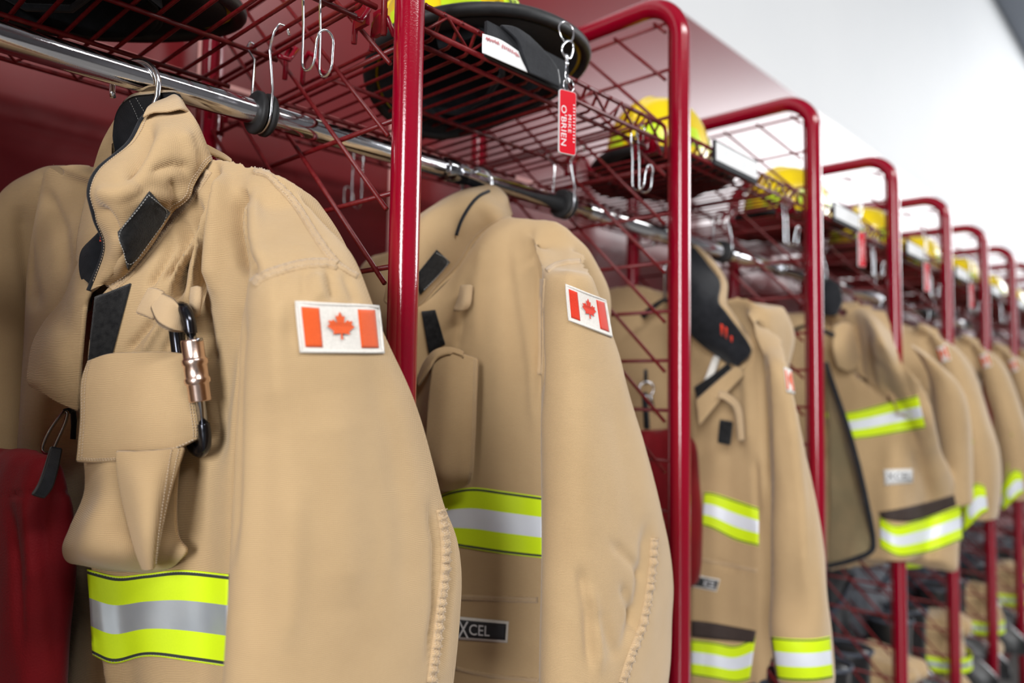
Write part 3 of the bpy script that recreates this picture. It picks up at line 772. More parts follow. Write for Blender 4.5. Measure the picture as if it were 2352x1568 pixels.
c1.crease([
    ([(494, 380), (484, 430), (474, 500), (467, 560), (460, 620), (450, 700)], 11, -.034),
    ([(516, 400), (506, 450), (500, 520), (496, 600), (494, 680)], 15, .012),
    ([(450, 462), (434, 540), (420, 620), (402, 690)], 11, -.030),
    ([(424, 500), (404, 570), (380, 640)], 10, -.018),
    ([(466, 470), (452, 540), (440, 640)], 8, .008), ([(432, 500), (414, 570), (392, 650)], 7, .006),
    ([(395, 540), (365, 610), (340, 660)], 8, -.010),
    ([(470, 700), (480, 780), (486, 840)], 9, -.006),
    ([(562, 432), (546, 480), (547, 540), (560, 600), (584, 630)], 16, -.014),
    ([(600, 430), (582, 480), (586, 550), (602, 620)], 18, .005),
    ([(548, 700), (520, 820), (500, 950), (490, 1080)], 24, -.008),
    ([(548, 720), (546, 860), (543, 1000), (540, 1150), (532, 1300)], 9, -.005),
    ([(350, 735), (325, 765), (290, 808)], 8, -.008), ([(372, 740), (350, 775), (330, 812)], 7, .005), ([(400, 765), (385, 790), (375, 812)], 8, -.006),
    ([(676, 560), (672, 690), (668, 800)], 22, -.003),
    ([(725, 625), (738, 690)], 14, .003), ([(752, 612), (768, 690)], 8, -.004), ([(700, 612), (700, 690)], 10, -.003), ([(790, 625), (820, 700)], 9, -.003), ([(650, 625), (640, 700)], 12, -.0025),
    ([(640, 700), (634, 800), (644, 950)], 28, .003),
    ([(860, 820), (900, 1000), (930, 1200), (930, 1400)], 30, -.003),
    ([(760, 900), (790, 1150), (790, 1400)], 55, .005),
    ([(610, 900), (600, 1200), (590, 1500)], 38, -.004),
    ([(680, 1100), (675, 1300), (660, 1500)], 30, .003),
    ([(988, 1150), (1004, 1250), (1002, 1400), (984, 1530)], 10, -.005), ([(1036, 1240), (1036, 1340), (1024, 1440), (1012, 1540)], 8, -.003),
    ([(40, 470), (60, 600), (80, 720)], 20, -.006), ([(100, 430), (140, 520), (150, 640)], 16, -.006),
])
c1.smooth(1, .4)
c1.tree()
def cls1(fc):
    p = proj(fc); k = np.zeros(len(fc), int)
    near = (fc[:, 1] < .592) & (fc[:, 2] < .19)
    line = np.interp(p[:, 0], [560, 590, 640, 700, 775, 860], [640, 642, 622, 606, 606, 650])
    k[near & (p[:, 1] > line)] = 1
    k[(fc[:, 1] > 1.003)] = 2
    return k
c1.build(['body', 'sleeve', 'sleeve'], cls1, M['tan'], coat1)
fl = flag(c1, (678, 692), (868, 702), (880, 812), (688, 810), coat1)
band(c1, [(203, 1306), (270, 1322), (340, 1316), (420, 1308), (527, 1318)], [(216, 1500), (262, 1522), (340, 1506), (430, 1516), (527, 1530)], coat1, silver='silver')
seam(c1, 'armhole_seam', [(582, 652), (600, 636), (650, 618), (700, 606), (750, 604), (776, 610)], coat1, 22, rows=2, pucker=.0009)
seam(c1, 'shoulder_seam', [(585, 392), (615, 400), (640, 425), (680, 470), (718, 530), (748, 575), (774, 606)], coat1, 18, rows=2, pucker=.0010)
seam(c1, 'armhole_seam', [(776, 606), (800, 622), (822, 634)], coat1, 14, rows=1)
seam(c1, 'elbow_seam', [(1012, 1170), (1022, 1240), (1022, 1310), (1010, 1400), (1002, 1480), (990, 1568)], coat1, 20, rows=2, h=.0022, pucker=.0024)
# ---- collar of the nearest coat
LC = [  # columns from the front tip round the neck; each: seam, lower, upper, free edge
 [(250, 657, .742), (240, 650, .740), (228, 655, .740), (208, 668, .745)],
 [(285, 632, .735), (268, 620, .722), (252, 602, .726), (240, 592, .738)],
 [(318, 592, .726), (290, 580, .708), (262, 562, .712), (243, 550, .734)],
 [(345, 555, .720), (305, 535, .698), (265, 512, .697), (222, 502, .725)],
 [(373, 515, .714), (320, 490, .690), (262, 462, .686), (209, 440, .718)],
 [(399, 480, .708), (345, 445, .688), (285, 410, .686), (228, 392, .722)],
 [(428, 450, .700), (385, 405, .687), (332, 365, .690), (292, 334, .726)],
 [(456, 402, .692), (422, 350, .688), (378, 308, .695), (332, 270, .735)],
 [(479, 372, .692), (459, 325, .694), (436, 284, .705), (392, 240, .738)],
 [(482, 372, .712), (463, 325, .712), (438, 268, .716), (413, 232, .742)],
 [(480, 376, .755), (458, 330, .752), (425, 270, .748), (406, 214, .748)],
 [(.360, .81, .205), (.345, .79, .235), (.318, .768, .262), (352, 211, .757)],
 [(.335, .85, .190), (.325, .83, .220), (.303, .805, .255), (305, 221, .785)],
 [(.305, .86, .160), (.300, .855, .190), (.290, .84, .225), (271, 262, .822)],
 [(.280, .85, .130), (.278, .845, .155), (.277, .84, .185), (262, 330, .835)],
 [(.262, .83, .100), (.262, .83, .120), (.265, .83, .145), (258, 415, .828)],
 [(.250, .805, .070), (.250, .805, .085), (.252, .805, .100), (244, 510, .805)]]
cols = An(LC); cnet = [[cols[i][j] for i in range(len(cols))] for j in range(4)]
col1, lc1 = sheet('collar', cnet, 130, 30, .0042, (M['tan'], M['black']), coat1, flip=False, ripple=.0022, seed=11, strokes=[
    ([(352, 275), (330, 330), (312, 380), (290, 420)], 17, -.010), ([(300, 470), (345, 450), (400, 455), (440, 430)], 14, .005), ([(340, 395), (395, 380), (440, 385)], 12, -.005), ([(230, 470), (258, 505), (278, 545)], 11, -.007), ([(225, 445), (270, 448), (320, 430)], 14, .005), ([(300, 560), (270, 600), (255, 640)], 10, -.004), ([(420, 300), (436, 350), (440, 400)], 12, .004), ([(390, 410), (400, 440), (385, 470)], 9, -.004)])
pe = [lc1.at(u, 1.0, -.0015)[0]-Vector((_r2[0], _r2[1], _r2[2]))*.0014 for u in np.linspace(.0, .50, 70)]
g = MB(); g.tube(pe, .0026, 8); g.build('piping', M['black'], col1)
# black hook tape on the collar, stitched round
def panel_on(cl, name, outline_rows, mats, parent, lift=.0008, thick=.0012, nu=14, nv=8):
    """patch from its four photo corners tl, tr, br, bl"""
    tl, tr, br, bl = outline_rows
    o, P, Nn = decal(cl, name, [tl, tr], [bl, br], nu, np.linspace(0, 1, nv), lift, thick, mats, parent)
    return o, Local(P, Nn), P, Nn
class Hit:
    """ray hits on one finished part (for patches laid on a sheet)"""
    def __init__(s, o):
        dg = bpy.context.evaluated_depsgraph_get(); me = o.data; off = np.array(o.matrix_world.translation)
        off = np.zeros(3); q = o
        while q is not None: off += np.array(q.location); q = q.parent
        s.bvh = BVHTree.FromPolygons([tuple(np.array(v.co)+off-np.array([0, 0, CZ])) for v in me.vertices], [tuple(p.vertices) for p in me.polygons])
    hit = Cloth.hit
    try_hit = Cloth.try_hit
hc = Hit(col1)
vt, lcv, Pv, Nv = panel_on(hc, 'hook_tape', [(341, 440), (388, 487), (292, 618), (272, 532)], M['velcro'], col1, .0006, .0014)
seq = [(.05, .07), (.93, .07), (.93, .93), (.07, .93), (.05, .07)]
pl, pn = line_on(lcv, seq, 60, .0022); stitches('stitching', pl, pn, vt, M['greythread'], .0030, .00030, .0002)
for v in (.06, .10):
    pl, pn = line_on(lc1, [(u, v) for u in np.linspace(.02, .55, 12)], 80, .0004); stitches('stitching', pl, pn, col1)
pl, pn = line_on(lc1, [(u, .955) for u in np.linspace(.02, .6, 12)], 80, .0006); stitches('stitching', pl, pn, col1)
for u in (.735, .755):
    pl, pn = line_on(lc1, [(u, v) for v in (.5, .75, .99)], 24, -.0049); stitches('stitching', pl, pn, col1, M['greythread'])
# folded strip along the back top of the collar
st, _ = sheet('collar_strip', An([[(330, 268, .728), (352, 258, .724), (385, 256, .716), (414, 250, .713), (430, 256, .716)], [(338, 252, .731), (352, 246, .729), (382, 238, .724), (408, 228, .727), (420, 236, .729)], [(343, 246, .742), (356, 237, .742), (382, 227, .740), (400, 219, .741), (413, 226, .742)]]), 40, 8, .0025, M['tan_edge'], coat1, flip=True)
seam(c1, 'neck_seam', [(256, 664), (300, 624), (340, 576), (372, 536), (402, 498), (430, 468), (458, 424), (480, 392)], coat1, 18, rows=2)
# yoke flap standing off behind the collar
sheet('yoke_flap', An([[(470, 332, .735), (492, 344, .730), (514, 356, .726), (530, 368, .720)], [(476, 350, .728), (496, 358, .722), (515, 366, .718), (530, 373, .714)]]), 16, 6, .0035, (M['tan'], M['black']), coat1, flip=True)
# ---- far side of the open neck
sheet('lapel', An([[(270, 268, .845), (270, 300, .84), (268, 330, .84)], [(236, 330, .86), (252, 360, .85), (262, 400, .84)], [(214, 402, .86), (236, 430, .84), (250, 470, .82)], [(196, 480, .85), (220, 500, .82), (238, 540, .80)], [(184, 545, .84), (204, 560, .81), (226, 600, .79)], [(180, 600, .83), (196, 620, .80), (215, 650, .785)]]), 16, 40, .004, M['tan'], coat1, flip=True, ripple=.001)
ln, _ = sheet('lapel_lining', An([[(246, 528, .775), (232, 534, .775), (222, 545, .778)], [(242, 560, .77), (215, 560, .775), (192, 575, .785)], [(238, 600, .768), (210, 602, .772), (185, 608, .783)], [(230, 640, .765), (212, 640, .77), (190, 640, .78)], [(218, 668, .765), (212, 662, .768), (204, 656, .772)]]), 16, 30, .004, M['black'], coat1)
hl = Hit(ln)
for k, (x, y) in enumerate([(233, 540), (233, 547), (232, 554)]):
    decal(hl, 'red_mark', [(x-3, y-2), (x+3, y-1)], [(x-3, y+2), (x+3, y+2)], 3, [0, 1], .001, .0008, M['flagred2'], ln)
sheet('storm_flap', An([[(205, 560, .81), (190, 590, .80), (200, 650, .775), (215, 668, .762)],
    [(182, 605, .82), (172, 640, .80), (182, 680, .775), (203, 700, .760)], [(150, 690, .83), (150, 720, .80), (168, 750, .775), (196, 760, .76)],
    [(108, 745, .84), (122, 770, .80), (150, 790, .775), (190, 810, .76)], [(80, 795, .84), (105, 820, .80), (140, 835, .775), (186, 850, .762)],
    [(66, 865, .83), (95, 875, .80), (135, 890, .78), (184, 900, .765)], [(72, 886, .825), (100, 900, .80), (135, 918, .785), (182, 938, .77)]]), 40, 60, .005, (M['tan'], M['black']), coat1, flip=True, ripple=.003, seed=4)
# ---- placket, pocket and loops on the chest
ht, _, _, _ = panel_on(c1, 'hook_tape', [(222, 684), (303, 652), (258, 818), (204, 838)], M['velcro'], coat1, .0006, .0016, 16, 20)
pf, lpf = sheet('pocket_flap', An([[(207, 832, .735), (255, 817, .715), (330, 813, .690), (390, 814, .672), (426, 817, .662)],
    [(192, 880, .728), (255, 875, .702), (325, 872, .676), (385, 872, .658), (438, 868, .648)],
    [(190, 960, .722), (250, 958, .696), (325, 956, .668), (390, 950, .650), (450, 945, .640)],
    [(184, 1020, .720), (250, 1022, .694), (325, 1018, .668), (392, 1006, .650), (456, 985, .640)],
    [(180, 1056, .722), (250, 1058, .697), (325, 1047, .671), (395, 1032, .652), (452, 1006, .642)]]), 60, 50, .0045, (M['tan'], M['black']), coat1, flip=True, ripple=.0016, seed=21)
for e_, (a, b_) in enumerate([((.035, .02), (.035, .97)), ((.965, .02), (.965, .97)), ((.03, .955), (.97, .955)), ((.065, .02), (.065, .93)), ((.935, .02), (.935, .93)), ((.05, .925), (.95, .925))]):
    pl, pn = line_on(lpf, [a, b_], 40, .0004); stitches('stitching', pl, pn, pf)
pk, lpk = sheet('pocket', An([[(192, 1035, .738), (240, 1035, .705), (300, 1035, .690), (350, 1035, .680), (412, 1030, .668)],
    [(198, 1130, .738), (240, 1130, .698), (292, 1130, .684), (350, 1130, .680), (402, 1130, .672)],
    [(166, 1212, .738), (215, 1205, .690), (282, 1205, .678), (350, 1210, .678), (404, 1225, .668)],
    [(149, 1258, .742), (205, 1262, .692), (280, 1262, .674), (355, 1262, .672), (425, 1262, .655)],
    [(160, 1290, .750), (215, 1296, .715), (285, 1296, .695), (350, 1296, .685), (412, 1282, .664)],
    [(200, 1300, .762), (240, 1308, .74), (300, 1308, .722), (350, 1306, .705), (390, 1296, .682)]]), 60, 60, .005, M['tan'], coat1, flip=True, ripple=.004, seed=9)
fo, lfo = sheet('pocket_fold', An([[(272, 1040, .680), (320, 1040, .662), (370, 1036, .650), (420, 1030, .648)],
    [(276, 1090, .676), (318, 1090, .650), (362, 1085, .640), (404, 1080, .642)],
    [(286, 1150, .672), (322, 1150, .645), (355, 1148, .636), (384, 1145, .642)],
    [(302, 1215, .668), (328, 1215, .644), (350, 1212, .637), (368, 1210, .643)],
    [(318, 1265, .666), (334, 1265, .648), (348, 1262, .643), (358, 1258, .648)],
    [(334, 1304, .664), (342, 1305, .655), (347, 1304, .652), (350, 1300, .655)]]), 30, 60, .005, M['tan'], coat1, flip=True, ripple=.0015, seed=2)
for u in (.90, .80):
    pl, pn = line_on(lfo, [(u, v) for v in (.02, .3, .6, .97)], 50, .0004); stitches('stitching', pl, pn, fo)
sheet('pocket_lining', An([[(318, 1036, .672), (360, 1034, .660), (412, 1026, .648)], [(326, 1056, .670), (368, 1056, .656), (408, 1050, .644)]]), 10, 5, .003, M['velcro'], coat1, flip=True)
sheet('utility_loop', An([[(344, 664, .682), (358, 666, .674), (374, 672, .668)], [(330, 690, .682), (348, 694, .672), (366, 702, .665)], [(317, 716, .684), (334, 722, .676), (352, 730, .67)]]), 12, 14, .004, M['tan_edge'], coat1, flip=True)
lp_, ll = sheet('utility_loop', An([[(372, 676, .668), (398, 690, .655), (414, 718, .650), (420, 742, .650), (428, 756, .652)], [(362, 690, .668), (380, 716, .652), (398, 738, .645), (412, 750, .645), (426, 757, .648)], [(350, 706, .668), (364, 738, .652), (386, 754, .644), (406, 758, .644), (424, 758, .648)]][::-1]), 30, 8, .004, M['tan_edge'], coat1, flip=False)
sheet('utility_loop', An([[(442, 662, .665), (452, 660, .658), (461, 662, .655)], [(440, 690, .66), (450, 692, .65), (460, 690, .648)], [(442, 722, .66), (450, 724, .655), (457, 720, .655)]]), 8, 12, .004, M['tan_edge'], coat1, flip=True)
# ---- carabiner clipped in the loop
cb = thing('carabiner', 'large black locking carabiner with a bronze sleeve, clipped to the nearest coat', 'carabiner', Z3(A(450, 860, .63)))
a0, a1 = A(430, 702, .640), A(476, 1036, .632)
ax = (a1-a0); Ln = np.linalg.norm(ax); ax /= Ln; vd = A(450, 860, .63); vd = vd/np.linalg.norm(vd)
sd = np.cross(ax, vd); sd /= np.linalg.norm(sd); dp = np.cross(sd, ax); dp = dp*np.sign(dp@vd)
wd = dp*.95+sd*(.28 if (sd@_r2) < 0 else -.28); wd /= np.linalg.norm(wd)
mid = (a0+a1)/2; hw = .021
def cp(s_, t_): return Z3(mid+ax*s_*Ln/2+wd*(t_*hw)+wd*hw)
r_ = .0052; pts = []
gate = [cp(s_, -1) for s_ in (-.62, -.3, 0, .3, .62)]
def ob(t): return cp(-.72+.0, 0)
loop = [cp(.62, -1.0), cp(.78, -.97), cp(.93, -.70), cp(1.0, -.2), cp(.99, .3), cp(.92, .75), cp(.72, 1.0), cp(.3, 1.03), cp(0, 1.0), cp(-.3, 1.03), cp(-.72, 1.0), cp(-.92, .75), cp(-.99, .3), cp(-1.0, -.2), cp(-.93, -.70), cp(-.78, -.97), cp(-.62, -1.0)]
P_ = cr(np.array(loop), np.linspace(0, len(loop)-1, 90))
g = MB(); g.tube(P_, [r_*(1+.25*math.sin(PI*i/89)) for i in range(90)], 16); g.build('frame', M['steelblack'] if 'steelblack' in M else M['rubber'], cb)
g = MB(); g.tube([cp(-.64, -1), cp(.64, -1)], .0040, 14); g.build('gate', M['steel'], cb)
g = MB(); c_ = cp(0, -1); axv = Vector(ax)
g.lathe([(a_*1.14, h_*1.14) for a_, h_ in [(.0043, -.0225), (.0078, -.0225), (.0081, -.021), (.0081, -.009), (.0088, -.008), (.0095, -.007), (.0095, -.004), (.0086, -.003), (.0086, .006), (.0095, .007), (.0095, .010), (.0086, .011), (.0081, .012), (.0081, .0235), (.0076, .0245), (.0043, .0245)]], Vector(c_)-axv*.008, axv, 28)
g.build('locking_sleeve', M['bronze'], cb)
g = MB(); pcol = Vector(cp(-.52, -1)); g.tube([pcol+Vector(sd)*.006-Vector(wd)*.006, pcol+Vector(sd)*.001-Vector(wd)*.0095], .0016, 10); g.build('gate_pin', M['steel'], cb)
# ---- red bag clipped to the far side of the nearest coat
bag = thing('gear_bag', 'dark red cloth bag hanging at the left edge behind the nearest coat', 'bag', (.2, .9, CZ-.25))
def brg(z, cx, cy, a, b_): return ring((cx, cy, z), (a*.22, -a, 0), (b_, b_*.2, 0), 16, 2.4)
bg_ = [brg(-.068, .208, .885, .05, .006), brg(-.078, .206, .885, .088, .014), brg(-.11, .206, .886, .098, .022), brg(-.16, .206, .888, .102, .028), brg(-.25, .205, .89, .106, .032), brg(-.34, .205, .89, .108, .030), brg(-.42, .205, .89, .10, .02)]
bc = Cloth([loft(bg_, 60, 60)], .004, 3); bc.ripple(.006, (.05, .05, .22), 8); bc.ripple(.003, (.02, .02, .10), 9)
bc.crease([([(20, 1150), (40, 1300), (50, 1500)], 10, -.004), ([(95, 1130), (110, 1300), (130, 1540)], 10, -.004), ([(0, 1140), (90, 1128), (190, 1132)], 5, -.0025), ([(150, 1120), (160, 1250), (190, 1500)], 14, .004), ([(60, 1140), (75, 1350)], 12, .004)])
bc.tree(); bc.build(['sack'], lambda f: np.zeros(len(f), int), M['redcloth'], bag)
sheet('strap', An([[(118, 1028, .80), (128, 1030, .80), (140, 1032, .80)], [(104, 1075, .76), (117, 1077, .76), (130, 1079, .76)], [(90, 1112, .75), (104, 1115, .75), (118, 1118, .75)], [(76, 1134, .75), (88, 1138, .75), (101, 1141, .75)]]), 8, 20, .003, M['black'], bag)
cl2 = thing('snap_hook', 'small steel snap hook holding the red bag at the left edge', 'clip', Z3(A(130, 990, .82)))
g = MB(); q = lambda x, y, Y=.82: Z3(A(x, y, Y))
g.tube(cr(np.array([q(148, 944), q(130, 965), q(112, 992), q(100, 1018), q(98, 1032), q(106, 1039), q(120, 1034), q(132, 1010), q(148, 975), q(155, 950), q(150, 943)]), np.linspace(0, 10, 50)), .0018, 8); g.build('snap_body', M['steel'], cl2)
g = MB(); g.tube([q(150, 944), q(158, 942, .83), q(168, 946, .84), q(170, 975, .845), q(168, 1008, .845)], .0028, 8); g.build('webbing', M['black'], cl2)
# ------------------------------------------------------------------ second coat
coat2 = thing('turnout_coat', 'second tan firefighter coat, right of the sharp red post, lettered badge near its hem', 'coat', (0.75, 0.772, CZ-.05))
hanger((0.747, 0.772, ZR-CZ), .05, 0, 'steel hook hanger inside the collar of the second coat', .04, .2)
net = [[A(940, 715, .762), A(975, 690, .75), A(1020, 648, .738), A(1060, 600, .725), A(1100, 545, .712), A(1150, 500, .70), A(1215, 494, .66), A(1296, 506, .610),
        (.795, .61, .19), (.83, .70, .21), (.83, .84, .215), (.77, .99, .2), (.70, .95, .205), (.71, .86, .205), (.69, .80, .14), (.71, .775, .10)],
       [A(930, 770, .765), A(975, 735, .745), A(1030, 690, .722), A(1080, 640, .702), A(1125, 590, .685), A(1170, 560, .665), A(1215, 555, .638), A(1290, 560, .602),
        (.84, .60, .13), (.86, .69, .15), (.86, .85, .16), (.80, 1.0, .14), (.675, .96, .17), (.67, .87, .13), (.675, .80, .08), (.71, .775, .06)]]
for py, bz in ((830, .05), (950, 0.), (1080, -.06), (1200, -.12), (1320, -.175), (1440, -.23), (1560, -.285), (1700, -.35), (1850, -.42)):
    net.append([A(928, py, .765), A(985, py, .742), A(1045, py, .715), A(1105, py, .690), A(1155, py, .665), A(1205, py, .640), A(1240, py, .618), (.73, .598, bz+.01),
                (.845, .605, bz), (.87, .70, bz), (.87, .86, bz), (.81, 1.0, bz), (.67, .98, bz), (.665, .88, bz), (.67, .80, bz), (.70, .778, bz)])
def sleeve_loft(caps, levels, Yc=.535):
    rs = [cap_ring(*c) for c in caps]+[sil_ring(l[0], l[1], l[2], l[4] if len(l) > 4 else Yc, l[3]) for l in levels]
    return loft(orient(rs), 64, 100)
def far_sleeve(x, z=.0):
    return loft([ring((x+.02, .98, .18+z), (.05, 0, 0), (0, .02, .03)), ring((x+.02, 1.03, .13+z), (.07, 0, 0), (0, .032, .02)), ring((x+.01, 1.05, .04+z), (.08, 0, 0), (0, .038, 0)),
       ring((x+.01, 1.055, -.1+z), (.085, 0, 0), (0, .04, 0)), ring((x+.01, 1.05, -.25+z), (.08, 0, 0), (0, .04, 0)), ring((x, 1.05, -.40+z), (.07, 0, 0), (0, .04, 0))], 40, 50)
sl2 = sleeve_loft([(A(1205, 532, .645), A(1285, 516, .632), .012, (0, .25, .97)), (A(1222, 562, .615), A(1322, 548, .600), .024, (-.1, .75, .65)), (A(1238, 602, .585), A(1342, 594, .572), .030, (-.05, .93, .35))],
    [(1247, 1364, 640, .030), (1244, 1394, 720, .033), (1244, 1419, 800, .036), (1246, 1437, 880, .038), (1248, 1459, 970, .040), (1249, 1482, 1060, .042), (1249, 1505, 1150, .044), (1248, 1527, 1250, .045),
     (1245, 1541, 1370, .045), (1243, 1539, 1460, .045), (1242, 1535, 1568, .045), (1240, 1520, 1700, .043), (1238, 1500, 1850, .04)])
c2 = Cloth([loft(net, 100, 100), sl2, far_sleeve(.74)], .0038, 5)
c2.ripple(.0035, (.10, .10, .30), 13); c2.ripple(.0012, (.03, .03, .07), 15)
c2.soften(1180, 480, 1350, 625, 30)
c2.crease([([(1180, 560), (1200, 700), (1222, 850), (1230, 1000)], 14, .004), ([(1232, 600), (1238, 720), (1240, 900)], 6, -.007), ([(1110, 560), (1095, 650), (1090, 800)], 14, .003),
    ([(1140, 560), (1150, 800), (1140, 1000)], 25, .002), ([(1070, 640), (1060, 760), (1050, 800)], 9, -.004), ([(1215, 520), (1225, 560), (1222, 620)], 10, -.003),
    ([(1240, 800), (1236, 950)], 8, -.004), ([(1310, 560), (1305, 640), (1310, 760)], 14, .0015), ([(1400, 900), (1440, 1080), (1470, 1260)], 24, -.002), ([(1330, 850), (1340, 1100), (1345, 1400)], 36, .003),
    ([(1488, 1200), (1482, 1290), (1466, 1390), (1430, 1500)], 12, -.007), ([(1428, 1340), (1452, 1400), (1470, 1460)], 9, -.006), ([(1330, 1300), (1350, 1400), (1358, 1540)], 12, -.007), ([(1370, 1400), (1420, 1520)], 14, -.004), ([(1400, 1240), (1460, 1300), (1480, 1330)], 10, -.004), ([(1345, 1340), (1372, 1430), (1376, 1550)], 14, .005)])
c2.smooth(1, .4); c2.tree()
def cls2(fc):
    p = proj(fc); k = np.zeros(len(fc), int)
    k[(fc[:, 1] < .60) & (fc[:, 2] < .19) & (p[:, 0] > 1236) & (p[:, 1] > np.interp(p[:, 0], [1240, 1290, 1346, 1400], [620, 596, 590, 610]))] = 1
    k[fc[:, 1] > 1.005] = 2
    return k
c2.build(['body', 'sleeve', 'sleeve'], cls2, M['tan'], coat2)
flag(c2, (1299, 652), (1389, 689), (1404, 775), (1305, 736), coat2, 'flagred2')
band(c2, [(1010, 1138), (1040, 1126), (1090, 1119), (1163, 1128), (1249, 1140)], [(1020, 1245), (1050, 1254), (1095, 1262), (1163, 1272), (1247, 1281)], coat2)
seam(c2, 'armhole_seam', [(1256, 622), (1272, 610), (1300, 602), (1334, 600)], coat2, 12, rows=1)
seam(c2, 'side_seam', [(1246, 640), (1242, 720), (1243, 800), (1240, 860)], coat2, 12, rows=1)
seam(c2, 'elbow_seam', [(1503, 1235), (1498, 1300), (1489, 1370), (1474, 1440), (1448, 1510), (1430, 1568)], coat2, 18, rows=2, h=.0026, pucker=.0032)
seam(c2, 'hem_seam', [(1056, 1372), (1120, 1374), (1180, 1376), (1242, 1378)], coat2, 14, rows=2)
seam(c2, 'hem', [(1046, 1534), (1090, 1545), (1160, 1556), (1244, 1562)], coat2, 10, rows=1)
def cloth_label(cl, quad, name, txt, box, parent, base=None, spacing=.9):
    o, lc, P, Nn = panel_on(cl, name, quad, M['flagwhite'], parent, .0005, .0012, 16, 6)
    e = .035; n = 16; Pq = np.zeros((5, n, 3)); Nq = np.zeros_like(Pq)
    for j in range(5):
        for i in range(n):
            p, n_ = lc.at(e+(1-2*e)*i/(n-1), .12+.76*j/4, 0); Pq[j, i] = (p[0], p[1], p[2]-CZ); Nq[j, i] = n_
    q, P2, N2 = None, None, None
    q = grid_patch('label_field', Pq, Nq, .0014, .0005, base or M['ink_black'], o)
    if txt: text_on(lc, 'lettering', txt, box, M['label'], o, .0026, spacing)
    return o
def text_in(loc, pts): pass
o = cloth_label(c2, [(1030, 1413), (1169, 1426), (1166, 1475), (1030, 1466)], 'name_badge', '', None, coat2)
dg = None
P_, N_ = np.zeros((6, 16, 3)), np.zeros((6, 16, 3))
for j in range(6):
    for i in range(16):
        tq = np.array([1030, 1413])*(1-i/15)+np.array([1169, 1426])*(i/15); bq = np.array([1030, 1466])*(1-i/15)+np.array([1166, 1475])*(i/15)
        P_[j, i], N_[j, i] = c2.hit(*(tq*(1-j/5)+bq*(j/5)))
lb = Local(P_, sm_normals(N_))
text_on(lb, 'lettering', 'X', (.16, .16, .34, .88), M['label'], o, .0030)
text_on(lb, 'lettering', 'CEL', (.35, .26, .70, .74), M['label'], o, .0030)
LC = [[(940, 722, .764), (920, 712, .764), (900, 702, .768), (885, 690, .775)], [(966, 698, .753), (940, 662, .743), (915, 632, .748), (898, 610, .765)],
  [(1007, 660, .740), (970, 602, .725), (936, 562, .735), (915, 545, .758)], [(1052, 616, .728), (1004, 552, .712), (968, 518, .725), (948, 510, .752)],
  [(1089, 556, .718), (1044, 503, .708), (1012, 478, .720), (996, 474, .748)], [(1118, 526, .710), (1086, 482, .705), (1062, 458, .718), (1050, 446, .742)],
  [(1147, 507, .700), (1128, 474, .700), (1110, 450, .715), (1096, 431, .738)], [(1166, 500, .712), (1160, 484, .712), (1155, 456, .722), (1128, 427, .738)],
  [(1170, 500, .76), (1163, 478, .757), (1155, 452, .752), (1146, 436, .746)], [(.82, .83, .205), (.80, .82, .23), (.775, .79, .262), (1118, 427, .765)],
  [(.78, .86, .18), (.765, .86, .20), (.74, .85, .235), (1066, 437, .80)], [(.72, .85, .15), (.715, .85, .17), (.70, .84, .2), (1008, 466, .83)], [(.68, .82, .10), (.68, .82, .13), (.67, .82, .15), (960, 512, .82)]]
cols = An(LC)
col2, lc2 = sheet('collar', [[cols[i][j] for i in range(len(cols))] for j in range(4)], 100, 24, .0045, (M['tan'], M['black']), coat2, flip=False, ripple=.0022, seed=17)
h2 = Hit(col2)
vt, lcv, _, _ = panel_on(h2, 'hook_tape', [(1002, 573), (1032, 601), (964, 676), (948, 640)], M['velcro'], col2, .0006, .0014)
pl, pn = line_on(lcv, [(.07, .07), (.93, .07), (.93, .93)], 40, .0022); stitches('stitching', pl, pn, vt, M['greythread'], .0035, .00035, .0002)
pl, pn = line_on(lc2, [(u, .93) for u in np.linspace(.1, .6, 12)], 70, .0006); stitches('stitching', pl, pn, col2)
pl, pn = line_on(lc2, [(u, .07) for u in np.linspace(.08, .55, 12)], 70, .0006); stitches('stitching', pl, pn, col2)
g = MB(); q = []
for x, y in resample([(1122, 441), (1100, 452), (1078, 474), (1058, 506), (1046, 540)], 24):
    p, n_ = h2.hit(x, y); q.append(Z3(p+n_*.0016))
g.tube(q, .0022, 8); g.build('drawcord', M['black'], col2)
panel_on(c2, 'hook_tape', [(968, 716), (1000, 712), (1023, 790), (985, 812)], M['velcro'], coat2, .0006, .0016)
sheet('utility_loop', An([[(1060, 658, .700), (1072, 656, .694), (1083, 657, .69)], [(1052, 690, .702), (1066, 692, .69), (1080, 694, .688)], [(1044, 712, .702), (1058, 712, .694), (1072, 708, .692)]]), 10, 10, .004, M['tan_edge'], coat2, flip=True)
p2_, lp2 = sheet('pocket', An([[(1000, 818, .712), (1030, 814, .698), (1065, 816, .686), (1096, 826, .674)], [(990, 900, .708), (1025, 900, .688), (1060, 900, .676), (1093, 902, .668)], [(982, 1000, .706), (1020, 1000, .684), (1056, 1000, .672), (1089, 1002, .668)], [(984, 1080, .708), (1016, 1085, .688), (1052, 1082, .678), (1083, 1082, .672)], [(1000, 1118, .715), (1024, 1122, .705), (1052, 1116, .695), (1076, 1106, .684)]]), 40, 50, .005, M['tan'], coat2, flip=True, ripple=.002, seed=5)
for u in (.90, .95):
    pl, pn = line_on(lp2, [(u, v) for v in (.02, .5, .97)], 50, .0004); stitches('stitching', pl, pn, p2_)
sheet('pocket_side', An([[(1000, 818, .712), (985, 850, .735), (968, 868, .752)], [(990, 900, .708), (972, 920, .735), (955, 930, .752)], [(982, 1000, .706), (965, 1005, .735), (948, 1010, .755)], [(990, 1100, .708), (970, 1090, .735), (950, 1080, .755)]]), 14, 30, .004, (M['tan'], M['black']), coat2, flip=False)
